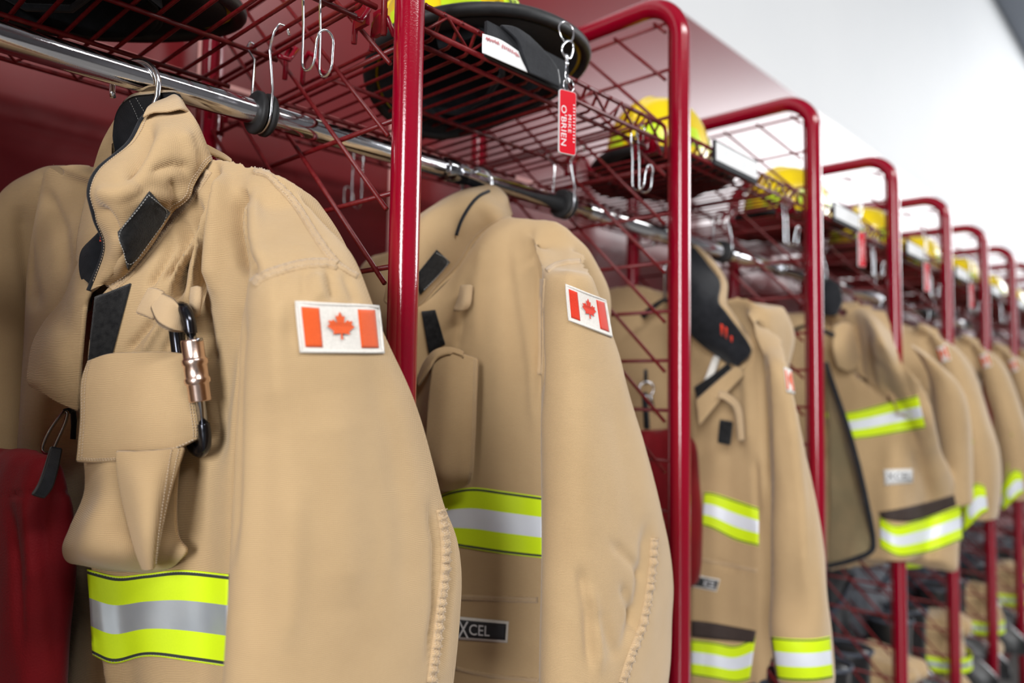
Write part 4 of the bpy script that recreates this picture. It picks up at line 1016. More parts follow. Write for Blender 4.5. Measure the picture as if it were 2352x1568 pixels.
sheet('pocket_flap', An([[(962, 870, .735), (975, 835, .725), (1000, 806, .712), (1032, 800, .702), (1062, 808, .69)], [(960, 884, .73), (985, 846, .712), (1004, 820, .704), (1034, 812, .694), (1062, 820, .684)]]), 30, 6, .005, (M['tan'], M['black']), coat2, flip=True)

# ------------------------------------------------------------------ third coat, collar folded open
coat3 = thing('turnout_coat', 'third tan firefighter coat with its black-lined collar folded open', 'coat', (1.4, 0.772, CZ-.05))
hanger((1.262, 0.772, ZR-CZ), .05, 0, 'steel hook hanger of the third coat, curling over the rod beside the second post', .03, 0)
net = [[A(1588, 740, .752), A(1610, 722, .742), A(1628, 700, .73), A(1640, 680, .715), A(1650, 668, .705), A(1668, 664, .69), A(1710, 668, .65), A(1758, 702, .605),
        (1.44, .61, .17), (1.47, .70, .19), (1.47, .84, .20), (1.40, .99, .19), (1.31, .96, .21), (1.32, .87, .22), (1.315, .80, .17), (1.35, .775, .13)],
       [A(1584, 800, .752), A(1606, 780, .738), A(1632, 760, .720), A(1660, 740, .700), A(1685, 730, .680), A(1710, 730, .655), A(1735, 735, .630), A(1765, 745, .602),
        (1.47, .60, .11), (1.49, .69, .13), (1.49, .85, .14), (1.42, 1.0, .13), (1.27, .97, .17), (1.28, .88, .14), (1.30, .80, .10), (1.34, .775, .09)]]
for py, bz in ((860, .04), (960, -.03), (1060, -.10), (1160, -.17), (1260, -.24), (1380, -.32), (1480, -.39), (1560, -.45), (1630, -.49)):
    net.append([A(1586, py, .750), A(1612, py, .735), A(1640, py, .712), A(1668, py, .690), A(1695, py, .667), A(1720, py, .645), A(1746, py, .622), (1.37, .600, bz),
                (1.46, .61, bz), (1.49, .70, bz), (1.49, .86, bz), (1.42, 1.0, bz), (1.26, .98, bz), (1.27, .88, bz), (1.30, .80, bz), (1.34, .778, bz)])
sl3 = sleeve_loft([(A(1705, 716, .645), A(1742, 716, .632), .008, (0, .25, .97)), (A(1728, 745, .612), A(1766, 735, .604), .018, (-.1, .75, .65)), (A(1744, 785, .585), A(1786, 780, .575), .028, (-.05, .93, .35))],
    [(1757, 1810, 850, .036, .54), (1768, 1838, 980, .04, .53), (1772, 1864, 1100, .042, .525), (1774, 1888, 1250, .044, .52), (1772, 1898, 1370, .044, .52), (1770, 1905, 1455, .044, .52), (1786, 1914, 1562, .042, .52)])
c3 = Cloth([loft(net, 90, 90), sl3, far_sleeve(1.36)], .005, 4)
c3.ripple(.005, (.10, .10, .30), 23); c3.ripple(.002, (.03, .03, .08), 25)
c3.soften(1670, 650, 1800, 830, 25)
c3.crease([([(1752, 800), (1760, 950), (1765, 1150)], 8, -.008), ([(1700, 760), (1715, 900), (1722, 1050)], 12, .006), ([(1690, 780), (1690, 900)], 10, -.005), ([(1810, 900), (1840, 1150), (1850, 1350)], 14, .005), ([(1640, 1290), (1700, 1310)], 8, -.004), ([(1735, 1050), (1740, 1200)], 8, -.005)])
c3.tree()
def clsA(xs):
    def f(fc):
        p = proj(fc); k = np.zeros(len(fc), int)
        k[(fc[:, 1] < .60) & (fc[:, 2] < .14) & (p[:, 0] > xs)] = 1; k[fc[:, 1] > 1.005] = 2
        return k
    return f
c3.build(['body', 'sleeve', 'sleeve'], clsA(1744), M['tan'], coat3)
flag(c3, (1799, 843), (1816, 850), (1824, 905), (1806, 900), coat3, 'flagred', False)
band(c3, [(1618, 1130), (1640, 1132), (1690, 1148), (1743, 1166)], [(1612, 1206), (1640, 1215), (1690, 1240), (1743, 1254)], coat3, 24, stitch=False)
band(c3, [(1588, 1468), (1640, 1474), (1690, 1482), (1736, 1462)], [(1588, 1550), (1640, 1558), (1690, 1566), (1722, 1560)], coat3, 24, stitch=False)
band(c3, [(1772, 1462), (1820, 1466), (1870, 1466), (1905, 1460)], [(1786, 1558), (1820, 1562), (1870, 1562), (1912, 1556)], coat3, 24, stitch=False)
decal(c3, 'brown_strip', [(1588, 1424), (1640, 1430), (1737, 1448)], [(1588, 1462), (1640, 1468), (1733, 1476)], 20, np.linspace(0, 1, 5), .0006, .0008, M['brown'], coat3)
cloth_label(c3, [(1592, 1318), (1654, 1330), (1646, 1358), (1588, 1346)], 'name_badge', 'XCEL', (.42, .22, .90, .80), coat3, M['ink_black'])
seam(c3, 'hem_seam', [(1590, 1280), (1640, 1290), (1700, 1302), (1740, 1310)], coat3, 8, rows=0)
k3, lk3 = sheet('collar', An([[(1545, 568, 0.763), (1575, 560, 0.753), (1596, 572, 0.745)], [(1545, 610, 0.763), (1592, 612, 0.743), (1626, 610, 0.728)], [(1550, 655, 0.760), (1600, 660, 0.711), (1652, 648, 0.710)],
    [(1560, 700, 0.734), (1608, 705, 0.701), (1648, 692, 0.678)], [(1575, 745, 0.726), (1630, 745, 0.686), (1668, 722, 0.656)], [(1596, 775, 0.716), (1655, 775, 0.674), (1716, 788, 0.634)],
    [(1625, 800, 0.706), (1672, 805, 0.666), (1720, 812, 0.632)], [(1672, 832, 0.684), (1682, 834, 0.666), (1694, 838, 0.651)]]), 30, 60, .006, (M['black'], M['tan']), coat3, flip=True, ripple=.002, seed=3)
hk = Hit(k3)
for x, y, w_, h_ in ((1658, 755, 6, 26), (1668, 762, 5, 26), (1680, 776, 5, 14)):
    decal(hk, 'red_mark', [(x-w_/2, y-h_/2), (x+w_/2, y-h_/2+3)], [(x-w_/2, y+h_/2), (x+w_/2, y+h_/2+3)], 4, [0, .5, 1], .0012, .0008, M['flagred2'], k3)
sheet('collar_rim', An([[(1596, 566, 0.750), (1602, 568, 0.753)], [(1628, 604, 0.734), (1640, 604, 0.738)], [(1656, 645, 0.716), (1668, 650, 0.718)], [(1652, 692, 0.683), (1668, 695, 0.681)], [(1672, 720, 0.661), (1684, 722, 0.661)], [(1718, 784, 0.640), (1726, 790, 0.642)], [(1724, 814, 0.638), (1728, 824, 0.640)], [(1700, 844, 0.656), (1698, 852, 0.656)], [(1660, 880, 0.678), (1650, 892, 0.678)], [(1606, 918, 0.708), (1600, 930, 0.708)]]), 5, 70, .006, M['tan'], coat3, flip=True)
sheet('placket', An([[(1690, 842, 0.656), (1702, 850, 0.648), (1706, 862, 0.646)], [(1640, 884, 0.686), (1652, 900, 0.674), (1658, 912, 0.668)], [(1600, 920, 0.708), (1604, 950, 0.701), (1606, 975, 0.696)]]), 10, 30, .005, M['tan'], coat3, flip=True)
sheet('placket_lining', An([[(1672, 835, 0.678), (1680, 850, 0.670)], [(1640, 860, 0.694), (1650, 880, 0.684)], [(1596, 890, 0.718), (1604, 920, 0.708)]]), 6, 20, .004, M['velcro'], coat3, flip=True)
sheet('lining_tab', An([[(1640, 818, 0.701), (1652, 820, 0.694)], [(1628, 850, 0.704), (1642, 850, 0.696)], [(1616, 880, 0.708), (1628, 876, 0.701)]]), 5, 10, .004, M['flagwhite'], coat3, flip=True)
sheet('utility_loop', An([[(1652, 900, 0.666), (1672, 905, 0.656), (1700, 935, 0.641), (1708, 1010, 0.634)], [(1652, 914, 0.666), (1668, 922, 0.656), (1688, 945, 0.644), (1696, 1010, 0.638)]]), 24, 6, .005, M['tan_edge'], coat3, flip=True)
sheet('hook_tape', An([[(1655, 965, 0.666), (1682, 970, 0.650)], [(1650, 1015, 0.666), (1676, 1020, 0.652)]]), 6, 8, .004, M['velcro'], coat3, flip=True)
bag3 = thing('gear_bag', 'dark red cloth bag hanging behind the second post under the third coat', 'bag', (1.2, .85, CZ-.15))
def fbag(cx, cy, zt, hgt, w_, name_seed, parent, yw=.25):
    r_ = []
    for t_, k in ((0, .25), (.04, .7), (.15, .9), (.4, 1), (.7, 1.02), (.95, .95), (1, .7)):
        r_.append(ring((cx, cy, zt-hgt*t_), (w_*k*yw, -w_*k, 0), (.034*k, .034*k*yw, 0), 16, 2.4))
    c_ = Cloth([loft(r_, 50, 50)], .005, 3); c_.ripple(.006, (.05, .05, .2), name_seed); c_.ripple(.003, (.02, .02, .08), name_seed+1)
    c_.build(['sack'], lambda f: np.zeros(len(f), int), M['redcloth'], parent)
p_ = A(1530, 985, .80)
fbag(p_[0]-.035, .80, p_[2], .30, .085, 31, bag3, .3)
clip3 = thing('snap_hook', 'small steel ring and snap hook above the red bag, seen through the wire grid', 'clip', Z3(A(1485, 890, .80)))
g = MB(); c_ = Vector(Z3(A(1485, 893, .80))); g.tube(arc(c_, Vector((_r2[0], _r2[1], _r2[2]))*.014, Vector((0, 0, 1))*.014, 0, 2*PI*.98, 24), .0022, 8); g.build('ring', M['zinc'], clip3)
g = MB(); g.tube([Z3(A(1492, 905, .80)), Z3(A(1504, 945, .80))], .003, 8); g.build('snap_body', M['steel'], clip3)
g = MB(); g.tube([Z3(A(1480, 900, .805)), Z3(A(1486, 985, .80))], .006, 8); g.tube([Z3(A(1483, 880, .81)), Z3(A(1483, 850, .82))], .004, 8); g.build('webbing', M['black'], clip3)
# ------------------------------------------------------------------ fourth coat, hanging open, bands over its pocket
coat4 = thing('turnout_coat', 'fourth tan firefighter coat hanging open, two wide reflective bands, short hem above the boots', 'coat', (2.03, 0.772, CZ-.05))
hanger((1.965, 0.772, ZR-CZ), .07, 0, 'steel hook hanger of the fourth coat, black collar below it', .03, 0)
def wrow(z, X0, pts): return [(X0+x, y, z+dz) for x, y, dz in pts]
def generic_net(X0, hem, zt=.2, flare=0.0, rot=0.0):
    top = [(-.10, .76, -.10), (-.095, .745, -.07), (-.08, .735, -.04), (-.05, .725, 0), (-.02, .715, .02), (.01, .70, .03), (.01, .66, .02), (.0, .60, .0),
           (.06, .61, -.01), (.08, .70, .02), (.08, .84, .02), (.02, .99, .0), (-.06, .96, .01), (-.06, .87, .02), (-.06, .80, -.05), (-.03, .775, -.08)]
    rows = [wrow(zt, X0, top)]
    for z, k in [(zt-.09, .85), (zt-.17, .95), (zt-.27, 1.), (zt-.37, 1.02), (zt-.47, 1.05), (hem+.07, 1.08), (hem, 1.1)]:
        f = [(-.13, .765, 0), (-.128, .74, 0), (-.12, .715, 0), (-.11, .69, 0), (-.10, .665, 0), (-.09, .64, 0), (-.07, .61, 0), (.0, .598-flare, 0), (.08, .605, 0), (.10, .70, 0), (.10, .86, 0), (.03, 1.0, 0), (-.11, .98, 0), (-.12, .88, 0), (-.11, .80, 0), (-.07, .778, 0)]
        rows.append([(X0+x*k, y, z) for x, y, _ in f])
    if rot:
        c, s_ = math.cos(rot), math.sin(rot)
        rows = [[(X0+(p[0]-X0)*c-(p[1]-.772)*s_, .772+(p[0]-X0)*s_+(p[1]-.772)*c, p[2]) for p in r] for r in rows]
    return rows
def arm(X0, pts, n=16):
    """pts: (dx, y, z, a, b, tilt)"""
    rs = []
    for dx, y, z, a, b_, ty, tz in pts: rs.append(ring((X0+dx, y, z), (a, 0, 0), (0, ty*b_, tz*b_), n, 2.2))
    return loft(orient(rs), 48, 70)
X4 = 2.10
def xr4(py): return float(np.interp(py, [700, 717, 785, 850, 896, 985, 1100, 1170, 1300], [2035, 2050, 2070, 2098, 2124, 2150, 2188, 2206, 2196]))
def y74(py): return float(np.interp(py, [700, 760, 850, 950], [.60, .565, .525, .508]))
net = [[A(1893, 735, .775), A(1905, 716, .76), A(1915, 700, .745), A(1930, 690, .73), A(1950, 688, .71), A(1975, 690, .685), A(2005, 694, .645), A(2040, 706, .605),
        (2.10, .63, .17), (2.11, .69, .19), (2.11, .78, .20), (2.10, .88, .2), (2.06, .98, .19), (1.99, .95, .2), (1.98, .86, .21), (1.98, .80, .16)]]
for py, bz in ((775, .10), (840, .05), (900, -.0), (960, -.07), (1040, -.15), (1120, -.23), (1200, -.31), (1260, -.38), (1310, -.43)):
    R7 = xr4(py); y7 = y74(py); q = A(R7, py, y7); f = [1900+(R7-1900)*t_ for t_ in (0, .12, .26, .42, .58, .74, .88)]; Yf = [.77, .742, .708, .665, .62, .57, y7+.02]
    net.append([A(f[i], py-(4*i if py > 1150 else 0), Yf[i]) for i in range(7)]+[q, (q[0]+.01, q[1]+.035, bz), (2.09, .585 if py > 800 else .62, bz), (2.09, .68, bz), (2.09, .86, bz), (2.05, .99, bz), (1.96, .98, bz), (1.955, .87, bz), (1.97, .80, bz)])
arm4 = arm(X4, [(.02, .63, .17, .02, .012, .2, .98), (.06, .585, .14, .03, .02, .7, .7), (.11, .535, .08, .04, .028, .95, .3), (.17, .515, .0, .05, .034, 1, 0), (.22, .51, -.10, .06, .036, 1, 0), (.25, .51, -.20, .06, .036, 1, 0), (.26, .51, -.30, .055, .034, 1, 0)])
c4 = Cloth([loft(net, 90, 90), arm4, far_sleeve(2.02)], .0055, 4)
c4.ripple(.007, (.10, .10, .30), 33); c4.ripple(.003, (.04, .04, .08), 35)
c4.soften(2000, 680, 2120, 860, 15)
c4.crease([([(2010, 760), (2020, 850), (2035, 920)], 10, .010), ([(1960, 720), (1975, 830), (1985, 900)], 9, -.008), ([(2060, 800), (2090, 900), (2130, 1010)], 9, -.006)])
c4.tree(); c4.build(['body', 'sleeve', 'sleeve'], lambda fc: np.where((proj(fc)[:, 0] > np.interp(proj(fc)[:, 1], [700, 785, 896, 985, 1100, 1300], [2040, 2064, 2120, 2146, 2190, 2205])) & (fc[:, 1] < .60), 1, np.where(fc[:, 1] > 1.005, 2, 0)), M['tan'], coat4)
band(c4, [(1936, 948), (1980, 940), (2040, 924), (2108, 908)], [(1956, 1008), (2000, 1004), (2060, 994), (2126, 982)], coat4, 24, stitch=False)
band(c4, [(2020, 1186), (2056, 1206), (2100, 1196), (2150, 1180), (2204, 1160)], [(2022, 1256), (2060, 1276), (2100, 1274), (2150, 1262), (2210, 1238)], coat4, 30, stitch=False)
decal(c4, 'brown_strip', [(2018, 1176), (2100, 1160), (2190, 1136)], [(2026, 1192), (2100, 1196), (2196, 1160)], 16, np.linspace(0, 1, 5), .0006, .0008, M['brown'], coat4)
cloth_label(c4, [(2030, 1078), (2096, 1076), (2096, 1108), (2032, 1114)], 'name_badge', '', None, coat4, M['label'])
Pb, Nb = np.zeros((4, 10, 3)), np.zeros((4, 10, 3))
for j in range(4):
    for i in range(10): Pb[j, i], Nb[j, i] = c4.hit(2032+64*i/9, 1078+30*j/3)
text_on(Local(Pb, sm_normals(Nb)), 'lettering', 'XCEL', (.10, .22, .92, .78), M['ink_black'], coat4, .0032)
M['lining'] = fabric('olive_quilted_lining', (0.30, 0.235, 0.13), (0.14, 0.11, 0.06))
sheet('front_flap', An([[(1897, 830, .745), (1903, 850, .73), (1912, 880, .71)], [(1900, 900, .735), (1925, 930, .70), (1948, 985, .668)], [(1905, 960, .73), (1945, 1010, .69), (1974, 1080, .640)], [(1908, 1040, .73), (1960, 1080, .68), (1994, 1170, .622)], [(1908, 1160, .725), (1965, 1200, .66), (2006, 1240, .616)], [(1905, 1295, .722), (1950, 1280, .668), (2000, 1262, .620)]]), 30, 50, .008, (M['lining'], M['lining']), coat4, flip=True, ripple=.004)
g = MB(); g.tube(cr(np.array([Z3(p) for p in An([[(1898, 836, .735), (1912, 880, .705), (1948, 985, .665), (1974, 1080, .636), (1994, 1170, .618), (2006, 1240, .612), (1998, 1268, .618), (1950, 1288, .665), (1902, 1300, .72)]])[0]]), np.linspace(0, 8, 60)), .0065, 8); g.build('edge_binding', M['black'], coat4)
sheet('collar', An([[(1880, 665, 0.755), (1900, 645, 0.740), (1925, 652, 0.720)], [(1882, 700, 0.755), (1905, 690, 0.730), (1932, 690, 0.707)], [(1890, 720, 0.750), (1905, 722, 0.730), (1918, 722, 0.717)]]), 16, 16, .010, (M['black'], M['tan']), coat4, flip=True)
sheet('pocket_flap', An([[(1916, 752, 0.710), (1940, 742, 0.695), (1966, 755, 0.680)], [(1915, 800, 0.705), (1942, 800, 0.687), (1974, 802, 0.673)], [(1925, 840, 0.707), (1945, 850, 0.693), (1960, 846, 0.681)]]), 16, 16, .008, M['tan'], coat4, flip=True)
sheet('lime_tab', An([[(2082, 1292, 0.625), (2110, 1284, 0.615), (2148, 1282, 0.605)], [(2084, 1304, 0.625), (2110, 1302, 0.615), (2146, 1292, 0.605)]]), 10, 4, .004, M['lime'], coat4, flip=True)
sheet('inner_band', An([[(1899, 948, 0.737), (1925, 970, 0.717), (1948, 998, 0.703)], [(1900, 958, 0.737), (1925, 984, 0.715), (1948, 1010, 0.701)]]), 12, 4, .004, M['lime'], coat4, flip=True)
# ------------------------------------------------------------------ the coats beyond: one built, the rest hung one bay further each
coat5 = thing('turnout_coat', '', 'coat', (2.50, 0.772, CZ-.05))
X5 = 2.52
arm5 = arm(X5, [(.0, .645, .20, .03, .016, .2, .98), (.0, .60, .18, .045, .03, .7, .7), (.0, .565, .13, .055, .036, .95, .3), (.0, .54, .05, .07, .042, 1, 0), (.0, .515, -.06, .08, .046, 1, 0), (.01, .50, -.16, .085, .05, 1, 0), (.02, .495, -.26, .085, .048, 1, 0), (.02, .50, -.36, .07, .042, 1, 0)])
c5 = Cloth([loft(generic_net(X5, -.43, .20), 70, 70), arm5, far_sleeve(2.50)], .0065, 4)
c5.ripple(.008, (.10, .10, .30), 43); c5.ripple(.003, (.04, .04, .08), 45)
c5.tree(); c5.build(['body', 'sleeve', 'sleeve'], clsA(2128), M['tan'], coat5)
flag(c5, (2150, 800), (2172, 790), (2184, 826), (2162, 834), coat5, 'flagred', False)
band(c5, [(2204, 1168), (2222, 1134), (2240, 1110), (2262, 1116)], [(2210, 1226), (2232, 1218), (2250, 1206), (2270, 1188)], coat5, 16, stitch=False)
band(c5, [(2130, 1110), (2160, 1105), (2196, 1098)], [(2130, 1150), (2160, 1150), (2200, 1150)], coat5, 12, stitch=False)
coats = [(coat5, 'fifth')]
h5 = hanger((2.50, 0.772, ZR-CZ), .06, 0, 'steel hook hanger of the fifth coat', .03, 0)
for k, nm in ((1, 'sixth'), (2, 'seventh'), (3, 'eighth'), (4, 'ninth')):
    c_ = copy_tree(coat5); c_.location = (coat5.location.x+S*k, coat5.location.y, coat5.location.z); c_.rotation_euler = (0, 0, R([0, 2, -3, 2, 0][k])); coats.append((c_, nm))
    h_ = copy_tree(h5); h_.location.x += S*k; h_['label'] = 'steel hook hanger of the %s coat' % nm
for c_, nm in coats:
    c_['label'] = 'blurred tan firefighter coat, %s in the row from the left' % nm; c_['group'] = 'blurred coats far down the rack'
# unseen neighbouring coat, added to block light coming from the left
cN = thing('turnout_coat', 'unseen tan firefighter coat added left of the nearest coat to block light', 'coat', (-.26, .772, CZ-.05))
net = generic_net(-.135, -.42, .2); cn = Cloth([loft(net, 60, 60), arm(-.14, [(.0, .645, .20, .03, .016, .2, .98), (.0, .60, .18, .045, .03, .7, .7), (.0, .565, .13, .055, .036, .95, .3), (.0, .54, .05, .07, .042, 1, 0), (.0, .535, -.16, .085, .045, 1, 0), (.0, .535, -.36, .07, .042, 1, 0)]), far_sleeve(-.22)], .008, 4)
cn.build(['body', 'sleeve', 'sleeve'], lambda f: np.where(f[:, 1] < .59, 1, np.where(f[:, 1] > 1.005, 2, 0)), M['tan'], cN)
hN = hanger((-.20, 0.772, ZR-CZ), .06, 0, 'steel hook hanger of the coat left of the picture', .03, 0)

cM = copy_tree(cN); cM.location.x -= .52; cM['label'] = 'unseen tan coat copy added two bays further left to block more light'  # second unseen coat, added to stop more light reaching the wall
hM = copy_tree(hN); hM.location.x -= .52; hM['label'] = 'steel hook hanger two bays left of the picture'
# ------------------------------------------------------------------ helmets
M['yellow'] = noisy(mat('yellow_helmet_shell', (0.90, 0.66, 0.006), 0.22, 0, 0.5, 0.4), 14, 0.3, (0.82, 0.56, 0.004), 0.0001, bscale=200)
M['limetape'] = noisy(mat('lime_reflective_tape', (0.62, 0.86, 0.02), 0.3, 0, 0.5), 60, 0.3, (0.54, 0.78, 0.02))
def make_helmet(label):
    """leather-style fire helmet; long axis x (tail towards +x); rests on z = 0"""
    t = thing('fire_helmet', label, 'helmet', (0, 0, CZ), 'yellow fire helmets on the wire shelves')
    def outline(a, k=1.0):                      # brim outline, drawn out towards the tail
        c, s_ = math.cos(a), math.sin(a)
        return (0.150*c*k+(.048*max(0, c)**2*k), 0.128*s_*k*(1-.10*max(0, c)))
    n = 64; V = []; F = []
    def brimz(a): return .020+.012*math.cos(2*a)+.010*max(0, math.cos(a))
    rows = []
    for k, dz in ((.66, .018), (.78, .010), (.90, .004), (1.0, 0)):
        rows.append([(outline(2*PI*i/n, k)[0], outline(2*PI*i/n, k)[1], brimz(2*PI*i/n)+dz+.004) for i in range(n)])
    mb = MB(); allv = [p for r in rows for p in r]+[(x, y, z-.004) for r in rows for x, y, z in r]; m_ = len(rows)*n
    fs = []
    for j in range(len(rows)-1):
        for i in range(n):
            k = (i+1) % n; fs.append((j*n+i, (j+1)*n+i, (j+1)*n+k, j*n+k)); fs.append((m_+j*n+i, m_+j*n+k, m_+(j+1)*n+k, m_+(j+1)*n+i))
    mb.add(allv, fs); me = mb.mesh('brim'); me.materials.append(M['yellow']); b_ = link('brim', me, t, world=False)
    g = MB(); g.tube([(p[0], p[1], p[2]-.002) for p in rows[-1]], .0085, 10, closed=True); me = g.mesh('edge_trim'); me.materials.append(M['rubber']); link('edge_trim', me, b_, world=False)
    g = MB(); rr_ = []
    for k, dz in ((.60, .016), (.76, .008), (.92, .0015)):
        rr_ += [(outline(2*PI*i/n, k)[0], outline(2*PI*i/n, k)[1], brimz(2*PI*i/n)+dz-.0015) for i in range(n)]
    rr_ += [(x, y, z-.002) for x, y, z in rr_]
    g.add(rr_, [(j*n+i, j*n+(i+1) % n, (j+1)*n+(i+1) % n, (j+1)*n+i) for j in (0, 1, 3, 4) for i in range(n)]); me = g.mesh('under_brim'); me.materials.append(M['black']); link('under_brim', me, b_, world=False)
    # shell with eight shallow ribs
    g = MB(); V = []; nz_ = 18
    for j in range(nz_+1):
        ph = PI/2*j/nz_
        for i in range(n):
            a = 2*PI*i/n; rib = 1+.020*max(0, math.cos(8*a))**6*math.cos(ph)**.3
            rx, ry = .118*math.cos(ph)**.72*rib, .096*math.cos(ph)**.72*rib
            V.append((rx*math.cos(a)-.008, ry*math.sin(a), .040+.125*math.sin(ph)+(.004*math.cos(2*a) if j == 0 else 0)))
    fs = [(j*n+i, j*n+(i+1) % n, (j+1)*n+(i+1) % n, (j+1)*n+i) for j in range(nz_) for i in range(n)]
    g.add(V, fs); me = g.mesh('shell'); me.materials.append(M['yellow']); sh = link('shell', me, t, world=False)
    # comb along the crown
    g = MB(); g.tube([(x-.008, 0, .040+.125*math.sqrt(max(0, 1-(x/.122)**2))**.9+.002) for x in np.linspace(-.112, .112, 25)], [.003+.003*math.sin(PI*i/24) for i in range(25)], 10); me = g.mesh('comb'); me.materials.append(M['yellow']); link('comb', me, sh, world=False)
    # reflective trapezoids round the shell
    for q in range(8):
        ac = 2*PI*(q+.5)/8; g = MB(); V = []
        for j in range(6):
            ph = .10+.30*j/5
            for i in range(7):
                w_ = (.24-.08*j/5)*(i/3-1); a = ac+w_; rx, ry = .118*math.cos(ph)**.72+.0012, .096*math.cos(ph)**.72+.0012
                V.append((rx*math.cos(a)-.008, ry*math.sin(a), .040+.125*math.sin(ph)))
        g.add(V, [(j*7+i, j*7+i+1, (j+1)*7+i+1, (j+1)*7+i) for j in range(5) for i in range(6)]); me = g.mesh('reflective_tape'); me.materials.append(M['limetape']); link('reflective_tape', me, sh, world=False)
    # black liner and hanging ear cover
    g = MB(); V = []
    for j in range(9):
        ph = PI/2*j/8
        for i in range(40):
            a = 2*PI*i/40; V.append((.100*math.cos(ph)**.6*math.cos(a)-.006, .082*math.cos(ph)**.6*math.sin(a), .030+.09*math.sin(ph)))
    g.add(V, [(j*40+i, (j+1)*40+i, (j+1)*40+(i+1) % 40, j*40+(i+1) % 40) for j in range(8) for i in range(40)]); me = g.mesh('liner'); me.materials.append(M['black']); link('liner', me, t, world=False)
    g = MB(); V = []; A_ = np.linspace(-2.45, 2.45, 50)
    for j in range(6):
        for i, a in enumerate(A_):
            k = 1+.06*j/5; V.append((.104*k*math.cos(a)-.004, .086*k*math.sin(a)*(1+.05*math.sin(9*a)*j/5), .036-.036*j/5))
    m_ = len(V); V += [(x*.96, y*.96, z) for x, y, z in V]
    fs = [(j*50+i, j*50+i+1, (j+1)*50+i+1, (j+1)*50+i) for j in range(5) for i in range(49)]; fs += [tuple(m_+k for k in f[::-1]) for f in fs]
    g.add(V, fs); me = g.mesh('ear_cover'); me.materials.append(M['black']); link('ear_cover', me, t, world=False)
    g = MB(); g.tube([(-.05, -.078, .03), (-.03, -.09, -.0), (.0, -.07, .004), (.03, -.02, .004), (.03, .03, .004), (0, .07, .006), (-.03, .085, .02)], .0042, 8); me = g.mesh('chin_strap'); me.materials.append(M['black']); link('chin_strap', me, t, world=False)
    return t
H0 = make_helmet('yellow fire helmet tipped up above the red name tag, black underside showing')
H0.location = (.715, .738, CZ+.424); H0.rotation_euler = (R(-21), R(-9), R(-14))
def name_on_helmet(h):
    V, F, _ = text_mesh("O'BRIEN", 1.0); mb = MB(); Q = []
    for x, y in V:
        a = -PI*.5+ (x-.5)*1.25+.5; ph = .13+.12*y; Q.append(((.118*math.cos(ph)**.72+.0042)*math.cos(a)-.008, (.096*math.cos(ph)**.72+.0042)*math.sin(a), .040+.125*math.sin(ph)))
    mb.add(Q, F, False); me = mb.mesh('lettering'); me.materials.append(M['ink_black']); link('lettering', me, [c for c in h.children if c.name.startswith('shell')][0], world=False)
helm = [(.215, .845, 4, 'yellow fire helmet seen from below through the wires at the top left'),
        (1.245, .77, 6, 'yellow fire helmet on the shelf, partly behind the second post'),
        (1.83, .76, -12, 'yellow fire helmet between the second and third posts'), (2.38, .755, -8, ''), (2.93, .76, 6, ''), (3.48, .75, -14, ''), (4.03, .755, -6, ''), (4.58, .755, 3, '')]
for k, (x, y, rz, lb_) in enumerate(helm):
    h = copy_tree(H0); h.location = (x, y, CZ+.393); h.rotation_euler = (0, 0, R(rz))
    h['label'] = lb_ or 'blurred yellow fire helmet, %s from the left on the shelves' % ordw[k+1]
name_on_helmet(H0)
for x in (-.33, -.88):  # unseen helmets added to block light passing above the coats
    h = copy_tree(H0); h.location = (x, .80, CZ+.393); h.rotation_euler = (0, 0, R(8)); h['label'] = 'unseen yellow fire helmet added left of the picture to block light'
for ch in list(h.children): pass

# ------------------------------------------------------------------ name strips on the shelf lips
def make_strip(x0, x1, label, card=True):
    y = YP-.001; t = thing('name_strip', label, 'name strip', ((x0+x1)/2, y, CZ+.40), 'name strips on the shelf lips')
    g = MB(); g.box(((x0+x1)/2, y, CZ+.403), ((x1-x0)/2, .0022, .021)); g.build('holder', M['black'], t)
    if card:
        g = MB(); g.box(((x0+x1)/2, y-.0028, CZ+.405), ((x1-x0)/2-.004, .0007, .0155)); g.build('card', M['label'], t)
    return t
s0 = make_strip(1.138, 1.30, 'white name strip on the shelf lip right of the second post')
for k in range(1, 6):
    s_ = copy_tree(s0); s_.location.x += S*k; s_['label'] = 'blurred white name strip on the shelf lip, %s of the row' % ordw[k+1]
hn = make_strip(.592, .742, 'crooked white card with faded red handwriting in a black holder under the tipped helmet', False)
cd, lcd = sheet('card', An([[(1109, 78, .596), (1150, 92, .595), (1190, 118, .594)], [(1108, 100, .595), (1152, 118, .594), (1200, 143, .593)], [(1108, 121, .594), (1158, 143, .593), (1214, 167, .592)]]), 14, 8, .0012, M['label'], hn, flip=True)
rs_ = random.Random(4); g = MB()
for (u0, u1, v0, amp) in ((.10, .44, .24, .075), (.50, .92, .30, .085)):
    q = []; n_ = 44
    for i in range(n_+1):
        u = u0+(u1-u0)*i/n_; v = v0+amp*math.sin(i*1.35)+rs_.uniform(-.035, .035); q.append(lcd.at(u, v, .0007)[0])
    g.tube(q, .00022, 5)
    if u0 == .10: g.build('handwriting', M['ink_red'], cd); g = MB()
g.build('handwriting', M['ink_red'], cd)
sheet('strap', An([[(1150, 60, .598), (1182, 64, .597), (1214, 84, .596)], [(1186, 92, .594), (1216, 104, .593), (1250, 120, .593)], [(1200, 130, .592), (1240, 146, .592), (1278, 156, .592)], [(1214, 166, .591), (1246, 180, .591), (1284, 200, .591)]]), 16, 24, .003, M['black'], hn, flip=True, ripple=.0008)
sheet('card_corner', An([[(1272, 156, .594), (1282, 160, .594)], [(1272, 176, .594), (1286, 186, .594)], [(1250, 184, .594), (1284, 198, .594)]]), 5, 8, .0012, M['label'], hn, flip=True)
